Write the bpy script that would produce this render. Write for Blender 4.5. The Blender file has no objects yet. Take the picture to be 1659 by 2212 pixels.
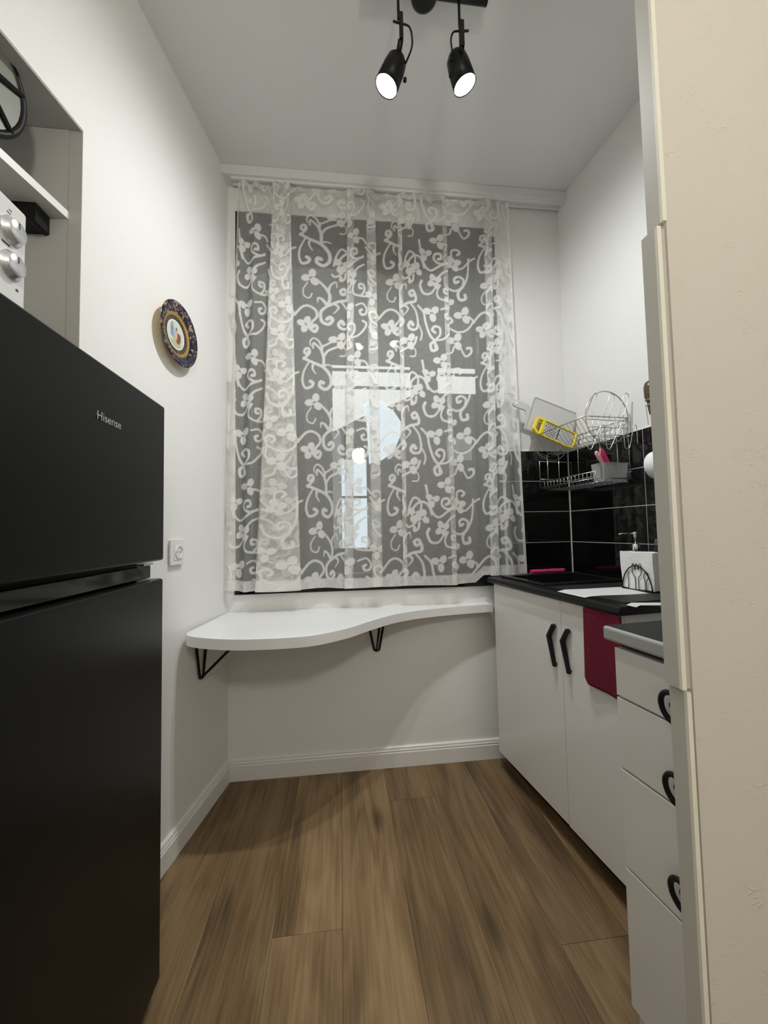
import bpy, bmesh, math, random
import numpy as np
from mathutils import Vector, Matrix
random.seed(7); np.random.seed(7)
D = bpy.data; SC = bpy.context.scene; COL = SC.collection
PI = math.pi

# ------------------------------------------------------------------ camera
CAMH = 1.128
Mr = [[0.99367147, -0.01413637, 0.11143235], [-0.11058928, 0.05062577, 0.99257596], [-0.01967277, -0.99861764, 0.04874205]]
cd = D.cameras.new('camera'); cam = D.objects.new('camera', cd); COL.objects.link(cam)
cd.sensor_fit = 'VERTICAL'; cd.sensor_height = 36.0; cd.lens = 36.0 * 840.0 / 2212.0
cd.clip_start = 0.02
cm = Matrix.Identity(4)
for r in range(3):
    cm[r][0] = Mr[r][0]; cm[r][1] = -Mr[r][1]; cm[r][2] = -Mr[r][2]
cm[2][3] = CAMH
cam.matrix_world = cm
SC.camera = cam

# ------------------------------------------------------------------ world, exposure
w = D.worlds.new('night'); SC.world = w; w.use_nodes = True
w.node_tree.nodes['Background'].inputs[0].default_value = (0.55, 0.6, 0.7, 1)
w.node_tree.nodes['Background'].inputs[1].default_value = 0.004
SC.view_settings.view_transform = 'Standard'; SC.view_settings.look = 'None'
SC.view_settings.gamma = 1.0; SC.view_settings.use_curve_mapping = False
SC.view_settings.exposure = 0.0
SPOT_W = 41.0; HALL_FILL_W = 50.0

# ------------------------------------------------------------------ materials
MATS = {}
def nodes(name):
    m = D.materials.new(name); m.use_nodes = True
    nt = m.node_tree; b = nt.nodes['Principled BSDF']
    MATS[name] = m
    return m, nt, b
def N(nt, t, **kw):
    n = nt.nodes.new(t)
    for k, v in kw.items(): setattr(n, k, v)
    return n
def L(nt, a, b): nt.links.new(a, b)
def plain(name, col, rough=.5, metal=0., spec=.5, bump=0., bscale=60., coat=0., var=0., emis=None, es=0., trans=0., alpha=1.):
    m, nt, b = nodes(name)
    b.inputs['Base Color'].default_value = (*col, 1)
    b.inputs['Roughness'].default_value = rough; b.inputs['Metallic'].default_value = metal
    b.inputs['Specular IOR Level'].default_value = spec
    b.inputs['Coat Weight'].default_value = coat; b.inputs['Coat Roughness'].default_value = .08
    if trans: b.inputs['Transmission Weight'].default_value = trans
    if alpha < 1: b.inputs['Alpha'].default_value = alpha
    if emis: b.inputs['Emission Color'].default_value = (*emis, 1); b.inputs['Emission Strength'].default_value = es
    if bump or var:
        tc = N(nt, 'ShaderNodeTexCoord'); nz = N(nt, 'ShaderNodeTexNoise')
        nz.inputs['Scale'].default_value = bscale; nz.inputs['Detail'].default_value = 5
        L(nt, tc.outputs['Object'], nz.inputs['Vector'])
        if bump:
            bp = N(nt, 'ShaderNodeBump'); bp.inputs['Strength'].default_value = bump; bp.inputs['Distance'].default_value = .002
            L(nt, nz.outputs['Fac'], bp.inputs['Height']); L(nt, bp.outputs['Normal'], b.inputs['Normal'])
        if var:
            mx = N(nt, 'ShaderNodeMixRGB', blend_type='MULTIPLY'); mx.inputs[0].default_value = var
            mx.inputs[1].default_value = (*col, 1)
            L(nt, nz.outputs['Color'], mx.inputs[2])
            bw = N(nt, 'ShaderNodeRGBToBW'); L(nt, nz.outputs['Color'], bw.inputs[0]); L(nt, bw.outputs[0], mx.inputs[2])
            L(nt, mx.outputs[0], b.inputs['Base Color'])
    return m

plain('wall_paint', (.83, .83, .81), .75, bump=.25, bscale=220)
plain('ceiling_paint', (.74, .74, .73), .85, bump=.12, bscale=90)
plain('trim_white', (.80, .79, .76), .35)
plain('lacquer_white', (.84, .835, .81), .16, spec=.5, coat=.3)
plain('table_white', (.86, .86, .86), .22, spec=.5)
plain('carcass_white', (.75, .74, .72), .5)
plain('black_stone', (.007, .007, .007), .38, spec=.3, bump=.08, bscale=300)
plain('black_sink', (.008, .008, .008), .3)
plain('grey_edge', (.42, .42, .42), .35)
plain('dark_top', (.016, .016, .016), .5, bump=.1, bscale=200)
plain('black_metal', (.005, .005, .005), .4, spec=.3)
plain('black_gloss', (.004, .004, .004), .05, spec=.5)
plain('grout', (.80, .80, .78), .8)
plain('fridge_black', (.004, .0044, .0042), .32, spec=.20)
plain('fridge_gloss', (.006, .006, .006), .08)
plain('silver', (.75, .75, .75), .25, metal=1)
plain('chrome', (.85, .85, .86), .12, metal=1)
plain('steel_wire', (.55, .55, .55), .28, metal=1)
plain('steel_grater', (.62, .62, .63), .38, metal=1)
plain('hole_dark', (.03, .03, .03), .6)
plain('yellow_plastic', (.90, .70, .01), .3)
plain('white_plastic', (.80, .80, .79), .3)
plain('grey_board', (.60, .60, .59), .45)
plain('groove_shade', (.36, .36, .36), .5)
plain('knob_silver', (.74, .74, .76), .25, metal=.6)
plain('print_grey', (.06, .06, .06), .6)
plain('clear_plastic', (.85, .88, .9), .25, trans=.75, alpha=.65)
plain('pink_plastic', (.72, .03, .20), .35)
plain('pale_pink', (.80, .42, .42), .35)
plain('pink_cloth', (.62, .03, .20), .9, bump=.8, bscale=700)
plain('red_cloth', (.150, .001, .022), .92, bump=.5, bscale=800)
plain('red_cloth_rib', (.27, .035, .075), .9)
plain('paper', (.86, .86, .85), .9, bump=.3, bscale=40)
plain('paper_roll', (.86, .86, .86), .9, bump=.3, bscale=120)
plain('mat_white', (.72, .72, .70), .6)
plain('amber_glass', (.10, .065, .035), .2)
plain('grey_plastic', (.10, .10, .10), .4)
plain('panel_green', (.22, .23, .19), .3)
plain('gold', (.62, .42, .10), .3, metal=.8)
plain('plate_white', (.78, .78, .74), .15)
plain('dark_frame', (.02, .02, .02), .4)
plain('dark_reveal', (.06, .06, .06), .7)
plain('jamb_grey', (.60, .58, .53), .5)
plain('jamb_lit_edge', (.90, .87, .75), .5)
plain('night_facade', (.03, .03, .032), .9)
plain('subfloor', (.06, .045, .03), .9)
plain('lamp_glow', (1, 1, 1), .5, emis=(1, 1, .96), es=30.)
plain('hall_fill_glow', (1, 1, 1), .5, emis=(1, .92, .8), es=6., alpha=.4)  # glow of the added hall fill lamp
plain('lit_window', (1, 1, 1), .5, emis=(.95, .97, .95), es=1.0)
plain('lit_window_blue', (1, 1, 1), .5, emis=(.80, .90, 1.0), es=1.15)
plain('lit_window_dim', (1, 1, 1), .5, emis=(.9, .95, .95), es=.16)

def wood():
    m, nt, b = nodes('oak_plank')
    tc = N(nt, 'ShaderNodeTexCoord'); oi = N(nt, 'ShaderNodeObjectInfo')
    off = N(nt, 'ShaderNodeVectorMath', operation='SCALE'); 
    comb = N(nt, 'ShaderNodeCombineXYZ')
    L(nt, oi.outputs['Random'], comb.inputs[0]); L(nt, oi.outputs['Random'], comb.inputs[1]); L(nt, oi.outputs['Random'], comb.inputs[2])
    L(nt, comb.outputs[0], off.inputs[0]); off.inputs['Scale'].default_value = 37.
    ad = N(nt, 'ShaderNodeVectorMath', operation='ADD'); L(nt, tc.outputs['Object'], ad.inputs[0]); L(nt, off.outputs[0], ad.inputs[1])
    def mp(s):
        q = N(nt, 'ShaderNodeMapping'); q.inputs['Scale'].default_value = s; L(nt, ad.outputs[0], q.inputs[0]); return q
    # broad cathedral figure
    q1 = mp((7., .9, 1.)); n1 = N(nt, 'ShaderNodeTexNoise'); n1.inputs['Scale'].default_value = 1.6; n1.inputs['Detail'].default_value = 2.5; n1.inputs['Distortion'].default_value = .7
    L(nt, q1.outputs[0], n1.inputs['Vector'])
    ml = N(nt, 'ShaderNodeMath', operation='MULTIPLY'); ml.inputs[1].default_value = 26.; L(nt, n1.outputs['Fac'], ml.inputs[0])
    sn = N(nt, 'ShaderNodeMath', operation='SINE'); L(nt, ml.outputs[0], sn.inputs[0])
    # fine pores
    q2 = mp((170., 5., 1.)); n2 = N(nt, 'ShaderNodeTexNoise'); n2.inputs['Scale'].default_value = 1.; n2.inputs['Detail'].default_value = 4.
    L(nt, q2.outputs[0], n2.inputs['Vector'])
    # tone patches
    q3 = mp((5., 1.1, 1.)); n3 = N(nt, 'ShaderNodeTexNoise'); n3.inputs['Scale'].default_value = 1.3; n3.inputs['Detail'].default_value = 2.
    L(nt, q3.outputs[0], n3.inputs['Vector'])
    # knots
    q4 = mp((5.5, 2.1, 1.)); vo = N(nt, 'ShaderNodeTexVoronoi'); vo.inputs['Scale'].default_value = 1.; L(nt, q4.outputs[0], vo.inputs['Vector'])
    kr = N(nt, 'ShaderNodeMapRange'); kr.inputs[1].default_value = .03; kr.inputs[2].default_value = .19; kr.inputs[3].default_value = .45; kr.inputs[4].default_value = 1.
    L(nt, vo.outputs['Distance'], kr.inputs[0])
    a1 = N(nt, 'ShaderNodeMath', operation='MULTIPLY_ADD'); a1.inputs[1].default_value = .055; L(nt, sn.outputs[0], a1.inputs[0])
    a2 = N(nt, 'ShaderNodeMath', operation='MULTIPLY_ADD'); a2.inputs[1].default_value = .42; L(nt, n2.outputs['Fac'], a2.inputs[0])
    a3 = N(nt, 'ShaderNodeMath', operation='MULTIPLY'); a3.inputs[1].default_value = .66; L(nt, n3.outputs['Fac'], a3.inputs[0])
    L(nt, a3.outputs[0], a2.inputs[2]); L(nt, a2.outputs[0], a1.inputs[2])
    cr = N(nt, 'ShaderNodeValToRGB'); e = cr.color_ramp.elements
    e[0].position = .30; e[0].color = (.080, .052, .026, 1); e[1].position = .78; e[1].color = (.315, .213, .112, 1)
    x = cr.color_ramp.elements.new(.52); x.color = (.186, .117, .057, 1)
    L(nt, a1.outputs[0], cr.inputs[0])
    tr = N(nt, 'ShaderNodeMapRange'); tr.inputs[3].default_value = .92; tr.inputs[4].default_value = 1.28; L(nt, oi.outputs['Random'], tr.inputs[0])
    mm = N(nt, 'ShaderNodeMath', operation='MULTIPLY'); L(nt, tr.outputs[0], mm.inputs[0]); L(nt, kr.outputs[0], mm.inputs[1])
    mx = N(nt, 'ShaderNodeVectorMath', operation='SCALE'); L(nt, cr.outputs[0], mx.inputs[0]); L(nt, mm.outputs[0], mx.inputs['Scale'])
    L(nt, mx.outputs[0], b.inputs['Base Color'])
    b.inputs['Roughness'].default_value = .42; b.inputs['Specular IOR Level'].default_value = .35
    bp = N(nt, 'ShaderNodeBump'); bp.inputs['Strength'].default_value = .15; bp.inputs['Distance'].default_value = .001
    L(nt, a1.outputs[0], bp.inputs['Height']); L(nt, bp.outputs['Normal'], b.inputs['Normal'])
wood()

def textured_wall():
    m, nt, b = nodes('embossed_wallpaper')
    b.inputs['Base Color'].default_value = (.70, .655, .585, 1); b.inputs['Roughness'].default_value = .8
    tc = N(nt, 'ShaderNodeTexCoord')
    q = N(nt, 'ShaderNodeMapping'); q.inputs['Rotation'].default_value = (0, .6, 0); q.inputs['Scale'].default_value = (60., 1., 130.)
    L(nt, tc.outputs['Object'], q.inputs[0])
    n1 = N(nt, 'ShaderNodeTexNoise'); n1.inputs['Scale'].default_value = 1.; n1.inputs['Detail'].default_value = 2.; n1.inputs['Distortion'].default_value = 1.4
    L(nt, q.outputs[0], n1.inputs['Vector'])
    r1 = N(nt, 'ShaderNodeMapRange'); r1.inputs[1].default_value = .60; r1.inputs[2].default_value = .74; L(nt, n1.outputs['Fac'], r1.inputs[0])
    n2 = N(nt, 'ShaderNodeTexNoise'); n2.inputs['Scale'].default_value = 14.; L(nt, tc.outputs['Object'], n2.inputs['Vector'])
    r2 = N(nt, 'ShaderNodeMapRange'); r2.inputs[1].default_value = .48; r2.inputs[2].default_value = .62; L(nt, n2.outputs['Fac'], r2.inputs[0])
    mu = N(nt, 'ShaderNodeMath', operation='MULTIPLY'); L(nt, r1.outputs[0], mu.inputs[0]); L(nt, r2.outputs[0], mu.inputs[1])
    n3 = N(nt, 'ShaderNodeTexNoise'); n3.inputs['Scale'].default_value = 420.; L(nt, tc.outputs['Object'], n3.inputs['Vector'])
    a = N(nt, 'ShaderNodeMath', operation='MULTIPLY_ADD'); a.inputs[1].default_value = .22; L(nt, n3.outputs['Fac'], a.inputs[0]); L(nt, mu.outputs[0], a.inputs[2])
    bp = N(nt, 'ShaderNodeBump'); bp.inputs['Strength'].default_value = .55; bp.inputs['Distance'].default_value = .0013
    L(nt, a.outputs[0], bp.inputs['Height']); L(nt, bp.outputs['Normal'], b.inputs['Normal'])
textured_wall()

def lace():
    m, nt, b = nodes('lace_voile')
    out = nt.nodes['Material Output']; nt.nodes.remove(b)
    at = N(nt, 'ShaderNodeAttribute', attribute_name='lace')
    tc = N(nt, 'ShaderNodeTexCoord'); nz = N(nt, 'ShaderNodeTexNoise'); nz.inputs['Scale'].default_value = 260.; nz.inputs['Detail'].default_value = 2.
    L(nt, tc.outputs['Object'], nz.inputs['Vector'])
    mr = N(nt, 'ShaderNodeMapRange'); mr.inputs[3].default_value = SHEER; mr.inputs[4].default_value = LACE; L(nt, at.outputs['Fac'], mr.inputs[0])
    ad = N(nt, 'ShaderNodeMath', operation='MULTIPLY_ADD'); ad.inputs[1].default_value = .10; L(nt, nz.outputs['Fac'], ad.inputs[0]); L(nt, mr.outputs[0], ad.inputs[2])
    df = N(nt, 'ShaderNodeBsdfDiffuse'); df.inputs[0].default_value = (.90, .90, .87, 1)
    tl = N(nt, 'ShaderNodeBsdfTranslucent'); tl.inputs[0].default_value = (.85, .85, .80, 1)
    mx = N(nt, 'ShaderNodeMixShader'); mx.inputs[0].default_value = .18; L(nt, df.outputs[0], mx.inputs[1]); L(nt, tl.outputs[0], mx.inputs[2])
    tp = N(nt, 'ShaderNodeBsdfTransparent')
    mo = N(nt, 'ShaderNodeMixShader'); L(nt, ad.outputs[0], mo.inputs[0]); L(nt, tp.outputs[0], mo.inputs[1]); L(nt, mx.outputs[0], mo.inputs[2])
    L(nt, mo.outputs[0], out.inputs[0])
SHEER = .21; LACE = .76
lace()

def glass():
    m, nt, b = nodes('window_glass')
    out = nt.nodes['Material Output']; nt.nodes.remove(b)
    fr = N(nt, 'ShaderNodeFresnel'); fr.inputs[0].default_value = 1.75
    tp = N(nt, 'ShaderNodeBsdfTransparent'); tp.inputs[0].default_value = (.93, .95, .95, 1)
    gl = N(nt, 'ShaderNodeBsdfGlossy'); gl.inputs['Roughness'].default_value = .0
    mx = N(nt, 'ShaderNodeMixShader'); L(nt, fr.outputs[0], mx.inputs[0]); L(nt, tp.outputs[0], mx.inputs[1]); L(nt, gl.outputs[0], mx.inputs[2])
    L(nt, mx.outputs[0], out.inputs[0])
glass()

def flecked(name, base, fleck, scale, thr, rough=.15):
    m, nt, b = nodes(name)
    tc = N(nt, 'ShaderNodeTexCoord'); vo = N(nt, 'ShaderNodeTexNoise'); vo.inputs['Scale'].default_value = scale; vo.inputs['Detail'].default_value = 3; vo.inputs['Distortion'].default_value = 1.2
    L(nt, tc.outputs['Object'], vo.inputs['Vector'])
    cr = N(nt, 'ShaderNodeValToRGB'); cr.color_ramp.elements[0].position = thr; cr.color_ramp.elements[0].color = (*base, 1)
    cr.color_ramp.elements[1].position = thr + .05; cr.color_ramp.elements[1].color = (*fleck, 1)
    L(nt, vo.outputs['Fac'], cr.inputs[0]); L(nt, cr.outputs[0], b.inputs['Base Color'])
    b.inputs['Roughness'].default_value = rough
flecked('navy_gilt', (.008, .008, .035), (.42, .28, .14), 75, .56)
flecked('brown_gilt', (.03, .018, .02), (.13, .08, .05), 190, .52)

def scene_paint():
    # soft colour patches of a small painted garden scene
    m, nt, b = nodes('medallion_paint')
    tc = N(nt, 'ShaderNodeTexCoord')
    nz = N(nt, 'ShaderNodeTexNoise'); nz.inputs['Scale'].default_value = 110.; L(nt, tc.outputs['Object'], nz.inputs['Vector'])
    sc = N(nt, 'ShaderNodeVectorMath', operation='SCALE'); sc.inputs['Scale'].default_value = .014; 
    sb = N(nt, 'ShaderNodeVectorMath', operation='SUBTRACT'); sb.inputs[1].default_value = (.5, .5, .5); L(nt, nz.outputs['Color'], sb.inputs[0]); L(nt, sb.outputs[0], sc.inputs[0])
    ad = N(nt, 'ShaderNodeVectorMath', operation='ADD'); L(nt, tc.outputs['Object'], ad.inputs[0]); L(nt, sc.outputs[0], ad.inputs[1])
    sp = N(nt, 'ShaderNodeSeparateXYZ'); L(nt, ad.outputs[0], sp.inputs[0])
    prev = None
    rgb = N(nt, 'ShaderNodeRGB'); rgb.outputs[0].default_value = (.62, .66, .58, 1); prev = rgb.outputs[0]
    # (local y, local z, radius y, radius z, colour)
    for (py, pz, ry, rz, col) in [(0, -.036, .04, .016, (.42, .50, .28)), (-.022, .010, .010, .026, (.20, .27, .45)), (-.012, -.002, .007, .016, (.30, .38, .55)),
                                  (.004, .012, .010, .013, (.62, .42, .32)), (.004, .022, .005, .006, (.10, .07, .05)), (.020, -.004, .012, .018, (.20, .03, .03)),
                                  (.001, -.014, .010, .013, (.62, .47, .12)), (.014, -.022, .012, .008, (.22, .06, .05)), (-.022, .032, .008, .007, (.35, .35, .36))]:
        cx = N(nt, 'ShaderNodeMath', operation='SUBTRACT'); cx.inputs[1].default_value = py; L(nt, sp.outputs[1], cx.inputs[0])
        cz = N(nt, 'ShaderNodeMath', operation='SUBTRACT'); cz.inputs[1].default_value = pz; L(nt, sp.outputs[2], cz.inputs[0])
        dx = N(nt, 'ShaderNodeMath', operation='DIVIDE'); dx.inputs[1].default_value = ry; L(nt, cx.outputs[0], dx.inputs[0])
        dz = N(nt, 'ShaderNodeMath', operation='DIVIDE'); dz.inputs[1].default_value = rz; L(nt, cz.outputs[0], dz.inputs[0])
        cb = N(nt, 'ShaderNodeCombineXYZ'); L(nt, dx.outputs[0], cb.inputs[0]); L(nt, dz.outputs[0], cb.inputs[1])
        ln = N(nt, 'ShaderNodeVectorMath', operation='LENGTH'); L(nt, cb.outputs[0], ln.inputs[0])
        mr = N(nt, 'ShaderNodeMapRange'); mr.inputs[1].default_value = .8; mr.inputs[2].default_value = 1.15; mr.inputs[3].default_value = 1.; mr.inputs[4].default_value = 0.
        L(nt, ln.outputs['Value'], mr.inputs[0])
        mx = N(nt, 'ShaderNodeMixRGB'); L(nt, mr.outputs[0], mx.inputs[0]); L(nt, prev, mx.inputs[1]); mx.inputs[2].default_value = (*col, 1)
        prev = mx.outputs[0]
    L(nt, prev, b.inputs['Base Color']); b.inputs['Roughness'].default_value = .15
scene_paint()

# ------------------------------------------------------------------ mesh helpers
def B(): return bmesh.new()
def bx(bm, x0, x1, y0, y1, z0, z1):
    vs = [bm.verts.new(p) for p in [(x0, y0, z0), (x1, y0, z0), (x1, y1, z0), (x0, y1, z0), (x0, y0, z1), (x1, y0, z1), (x1, y1, z1), (x0, y1, z1)]]
    for f in [(0, 3, 2, 1), (4, 5, 6, 7), (0, 1, 5, 4), (1, 2, 6, 5), (2, 3, 7, 6), (3, 0, 4, 7)]:
        bm.faces.new([vs[i] for i in f])
    return bm
def prism(bm, poly, z0, z1, axis='z'):
    """extrude a polygon; axis z: poly (x,y); axis y: poly (x,z); axis x: poly (y,z)"""
    def P(p, t):
        return {'z': (p[0], p[1], t), 'y': (p[0], t, p[1]), 'x': (t, p[0], p[1])}[axis]
    a = [bm.verts.new(P(p, z0)) for p in poly]; b = [bm.verts.new(P(p, z1)) for p in poly]
    n = len(poly)
    bm.faces.new(a[::-1]); bm.faces.new(b)
    for i in range(n): bm.faces.new([a[i], a[(i + 1) % n], b[(i + 1) % n], b[i]])
    bmesh.ops.recalc_face_normals(bm, faces=bm.faces)
    return bm
def catmull(pts, k=6, closed=False):
    pts = [Vector(p) for p in pts]; n = len(pts); out = []
    rng = range(n) if closed else range(n - 1)
    for i in rng:
        if closed: p0, p1, p2, p3 = pts[(i - 1) % n], pts[i], pts[(i + 1) % n], pts[(i + 2) % n]
        else: p0, p1, p2, p3 = pts[max(i - 1, 0)], pts[i], pts[i + 1], pts[min(i + 2, n - 1)]
        for j in range(k):
            t = j / k
            out.append(.5 * ((2 * p1) + (-p0 + p2) * t + (2 * p0 - 5 * p1 + 4 * p2 - p3) * t * t + (-p0 + 3 * p1 - 3 * p2 + p3) * t ** 3))
    if not closed: out.append(pts[-1])
    return out
def tube(bm, pts, r, n=6, closed=False):
    pts = [Vector(p) for p in pts]; m = len(pts); rings = []
    up = None
    for i, p in enumerate(pts):
        a = pts[(i - 1) % m] if (closed or i > 0) else p; c = pts[(i + 1) % m] if (closed or i < m - 1) else p
        t = (c - a)
        t = t.normalized() if t.length > 1e-9 else Vector((0, 0, 1))
        if up is None:
            up = t.orthogonal().normalized()
        else:
            up = (up - t * up.dot(t)); up = up.normalized() if up.length > 1e-6 else t.orthogonal().normalized()
        v = t.cross(up)
        rr = r[i] if isinstance(r, (list, tuple)) else r
        rings.append([bm.verts.new(p + (up * math.cos(2 * PI * k / n) + v * math.sin(2 * PI * k / n)) * rr) for k in range(n)])
    for i in range(m if closed else m - 1):
        A, C = rings[i], rings[(i + 1) % m]
        for k in range(n): bm.faces.new([A[k], A[(k + 1) % n], C[(k + 1) % n], C[k]])
    if not closed: bm.faces.new(rings[0][::-1]); bm.faces.new(rings[-1])
    return bm
def lathe(bm, prof, n=32, axis='z', c=(0, 0, 0), capped=True):
    c = Vector(c); rings = []
    def P(r, h, a):
        x, y = r * math.cos(a), r * math.sin(a)
        return c + Vector({'z': (x, y, h), 'x': (h, x, y), 'y': (y, h, x)}[axis])
    for r, h in prof:
        rings.append([bm.verts.new(P(max(r, 1e-5), h, 2 * PI * k / n)) for k in range(n)])
    for i in range(len(prof) - 1):
        for k in range(n): bm.faces.new([rings[i][k], rings[i][(k + 1) % n], rings[i + 1][(k + 1) % n], rings[i + 1][k]])
    if capped: bm.faces.new(rings[0][::-1]); bm.faces.new(rings[-1])
    bmesh.ops.recalc_face_normals(bm, faces=bm.faces)
    return bm
def obj(name, bm, mat, parent=None, bev=0., smooth=False, loc=None, rz=None, seg=2):
    me = D.meshes.new(name); bm.to_mesh(me); bm.free()
    o = D.objects.new(name, me); COL.objects.link(o)
    if mat: me.materials.append(MATS[mat])
    if parent: o.parent = parent
    if loc is not None: o.location = loc
    if rz is not None: o.rotation_euler = (0, 0, rz)
    if smooth:
        for p in me.polygons: p.use_smooth = True
    if bev:
        md = o.modifiers.new('bevel', 'BEVEL'); md.width = bev; md.segments = seg; md.limit_method = 'ANGLE'; md.angle_limit = .6
        for p in me.polygons: p.use_smooth = True
        md.harden_normals = True
    return o
def tag(o, label, cat, group=None):
    o['label'] = label; o['category'] = cat
    if group: o['group'] = group
    return o
def thing(name, label, cat, loc=(0, 0, 0), rz=0., group=None):
    o = D.objects.new(name, None); COL.objects.link(o); o.empty_display_size = .05
    o.location = loc; o.rotation_euler = (0, 0, rz)
    return tag(o, label, cat, group)
def struct(name, bm, mat, parent=None, label=None, **k):
    o = obj(name, bm, mat, parent, **k)
    if not parent: o['kind'] = 'structure'
    if label: o['label'] = label
    return o

# ------------------------------------------------------------------ frames
YB = 1.912; ZC = 2.893
RA = math.radians(6.7); RO = (.728, 1.83)      # right-hand run: local x into the right wall, local y to the window
LA = math.radians(-10.1); LO = (-.530, YB)     # left wall: local x out of the wall, local y to the window
def R2W(x, y): return (RO[0] + x * math.cos(RA) - y * math.sin(RA), RO[1] + x * math.sin(RA) + y * math.cos(RA))
def L2W(x, y): return (LO[0] + x * math.cos(LA) - y * math.sin(LA), LO[1] + x * math.sin(LA) + y * math.cos(LA))
def W2L(X, Y):
    dx, dy = X - LO[0], Y - LO[1]
    return (dx * math.cos(LA) + dy * math.sin(LA), -dx * math.sin(LA) + dy * math.cos(LA))
def W2R(X, Y):
    dx, dy = X - RO[0], Y - RO[1]
    return (dx * math.cos(RA) + dy * math.sin(RA), -dx * math.sin(RA) + dy * math.cos(RA))
RWX = .473                                      # right wall plane in its frame

# ------------------------------------------------------------------ room shell
fl = struct('floor', bx(B(), -1.4, 2.2, -2.4, 2.25, -.06, -.008), 'subfloor', label='warm brown oak plank floor')
colx = [-.598 + .196 * i for i in range(-4, 11)]
shared = {}
for i, x0 in enumerate(colx[:-1]):
    offs = {5: .600, 6: 1.172, 7: .620, 8: 1.674, 9: .750, 10: 1.051, 11: .70}.get(i, .3 + (i * .47) % 1.2)
    y = offs - 1.285 * 3
    while y < YB:
        ya, yb = max(y, -.6), min(y + 1.285, YB)
        if yb - ya > .02:
            bm = B(); ln = yb - ya - .0008; wd = .196 - .0006
            bx(bm, 0, wd, 0, ln, -.008, 0)
            obj('plank', bm, 'oak_plank', fl, bev=.0004, loc=(x0, ya, 0), seg=1)
        y += 1.285
struct('ceiling', bx(B(), -1.4, 2.2, -2.4, 2.3, ZC, ZC + .08), 'ceiling_paint', label='plain white ceiling')

# back wall around the window opening
WX0, WX1, WZ0, WZ1 = -.496, .834, .845, 2.722
bm = B()
bx(bm, -1.2, WX0, YB, 2.25, 0, ZC); bx(bm, WX1, 1.5, YB, 2.25, 0, ZC)
bx(bm, WX0, WX1, YB, 2.25, 0, WZ0); bx(bm, WX0, WX1, YB, 2.25, WZ1, ZC)
wb = struct('wall_back', bm, 'wall_paint', label='white painted window wall')
# dark reveal lining
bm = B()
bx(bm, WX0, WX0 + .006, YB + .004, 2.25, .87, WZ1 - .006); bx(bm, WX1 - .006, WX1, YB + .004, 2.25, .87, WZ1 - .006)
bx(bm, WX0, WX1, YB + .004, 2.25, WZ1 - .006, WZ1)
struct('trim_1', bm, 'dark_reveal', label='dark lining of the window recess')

# left wall (solid, slanting) with the niche for the fridge
p0 = LO; p1 = L2W(0, -.841); p2 = L2W(0, -1.95)
bm = prism(B(), [p0, p1, (-1.25, p1[1]), (-1.25, YB)], 0, ZC)
prism(bm, [p1, p2, (-1.25, p2[1]), (-1.25, p1[1])], 2.227, ZC)
struct('wall_left', bm, 'wall_paint', label='white painted wall on the fridge side')
struct('wall_niche', bx(B(), -1.35, -1.25, -2.3, YB, 0, ZC), 'wall_paint', label='back wall of the fridge niche')
plain('niche_shade', (.44, .435, .415), .7, bump=.2, bscale=220)  # shade of the niche put into the lining colour
struct('trim_8', bx(B(), -.711, p1[0] - .0005, p1[1] - .0015, p1[1], 0, 2.226), 'niche_shade', label='narrow niche edge strip with shade in its colour')
struct('trim_9', prism(B(), [(p1[0] - .001, p1[1]), (p2[0] - .001, p2[1]), (-1.25, p2[1]), (-1.25, p1[1])], 2.222, 2.2265), 'niche_shade', label='niche soffit lining with shade in its colour')
struct('trim_2', bx(B(), -1.25, -.710, p1[1] - .005, p1[1], 0, 2.221), 'niche_shade', label='niche side panel with shade in its colour')

# right wall
q0 = R2W(RWX, .35); q1 = R2W(RWX, -1.45)
wr = struct('wall_right', prism(B(), [q0, q1, (1.75, q1[1]), (1.75, q0[1])], 0, ZC), 'wall_paint', label='white painted wall above black tiles')

# partition beside the camera with three jamb boards
PX, PY = .482, .500
struct('wall_partition', bx(B(), PX, 1.75, PY, PY + .027, 0, ZC), 'embossed_wallpaper', label='beige embossed wallpaper on the partition')
for k, (z0, z1, x) in enumerate([(1.575, ZC, .476), (.900, 1.566, .4655), (0, .896, .4715)]):
    o = struct('trim_%d' % (k + 3), bx(B(), x, PX + .002, PY + .004, PY + .0285, z0, z1), 'jamb_grey', label='narrow grey-cream board on the end of the partition')
    obj('lit_edge_strip', bx(B(), x, x + .0065, PY - .001, PY + .004, z0, z1), 'jamb_lit_edge', o)  # lamp light on the front edge painted in as a paler strip
struct('wall_hall', bx(B(), -1.35, 2.2, -2.4, -2.3, 0, ZC), 'wall_paint', label='white wall of the hall behind')
struct('wall_hall_side', bx(B(), 1.75, 1.85, -2.4, .527, 0, ZC), 'wall_paint', label='white side wall of the hall')

# curtain board under the ceiling with its rail
struct('trim_6', bx(B(), -.60, 1.28, 1.838, YB, 2.846, ZC), 'ceiling_paint', label='boxed white board over the curtain rail', bev=.003)
t = thing('curtain_rail', 'thin double curtain track under the ceiling board', 'curtain rail', (0, 1.88, 2.846))
for dy in (-.022, .012): obj('track', bx(B(), -.50, 1.19, dy - .004, dy + .004, -.010, 0), 'white_plastic', t)
obj('end_stop', bx(B(), 1.19, 1.20, -.028, .018, -.012, 0), 'white_plastic', t)

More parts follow.
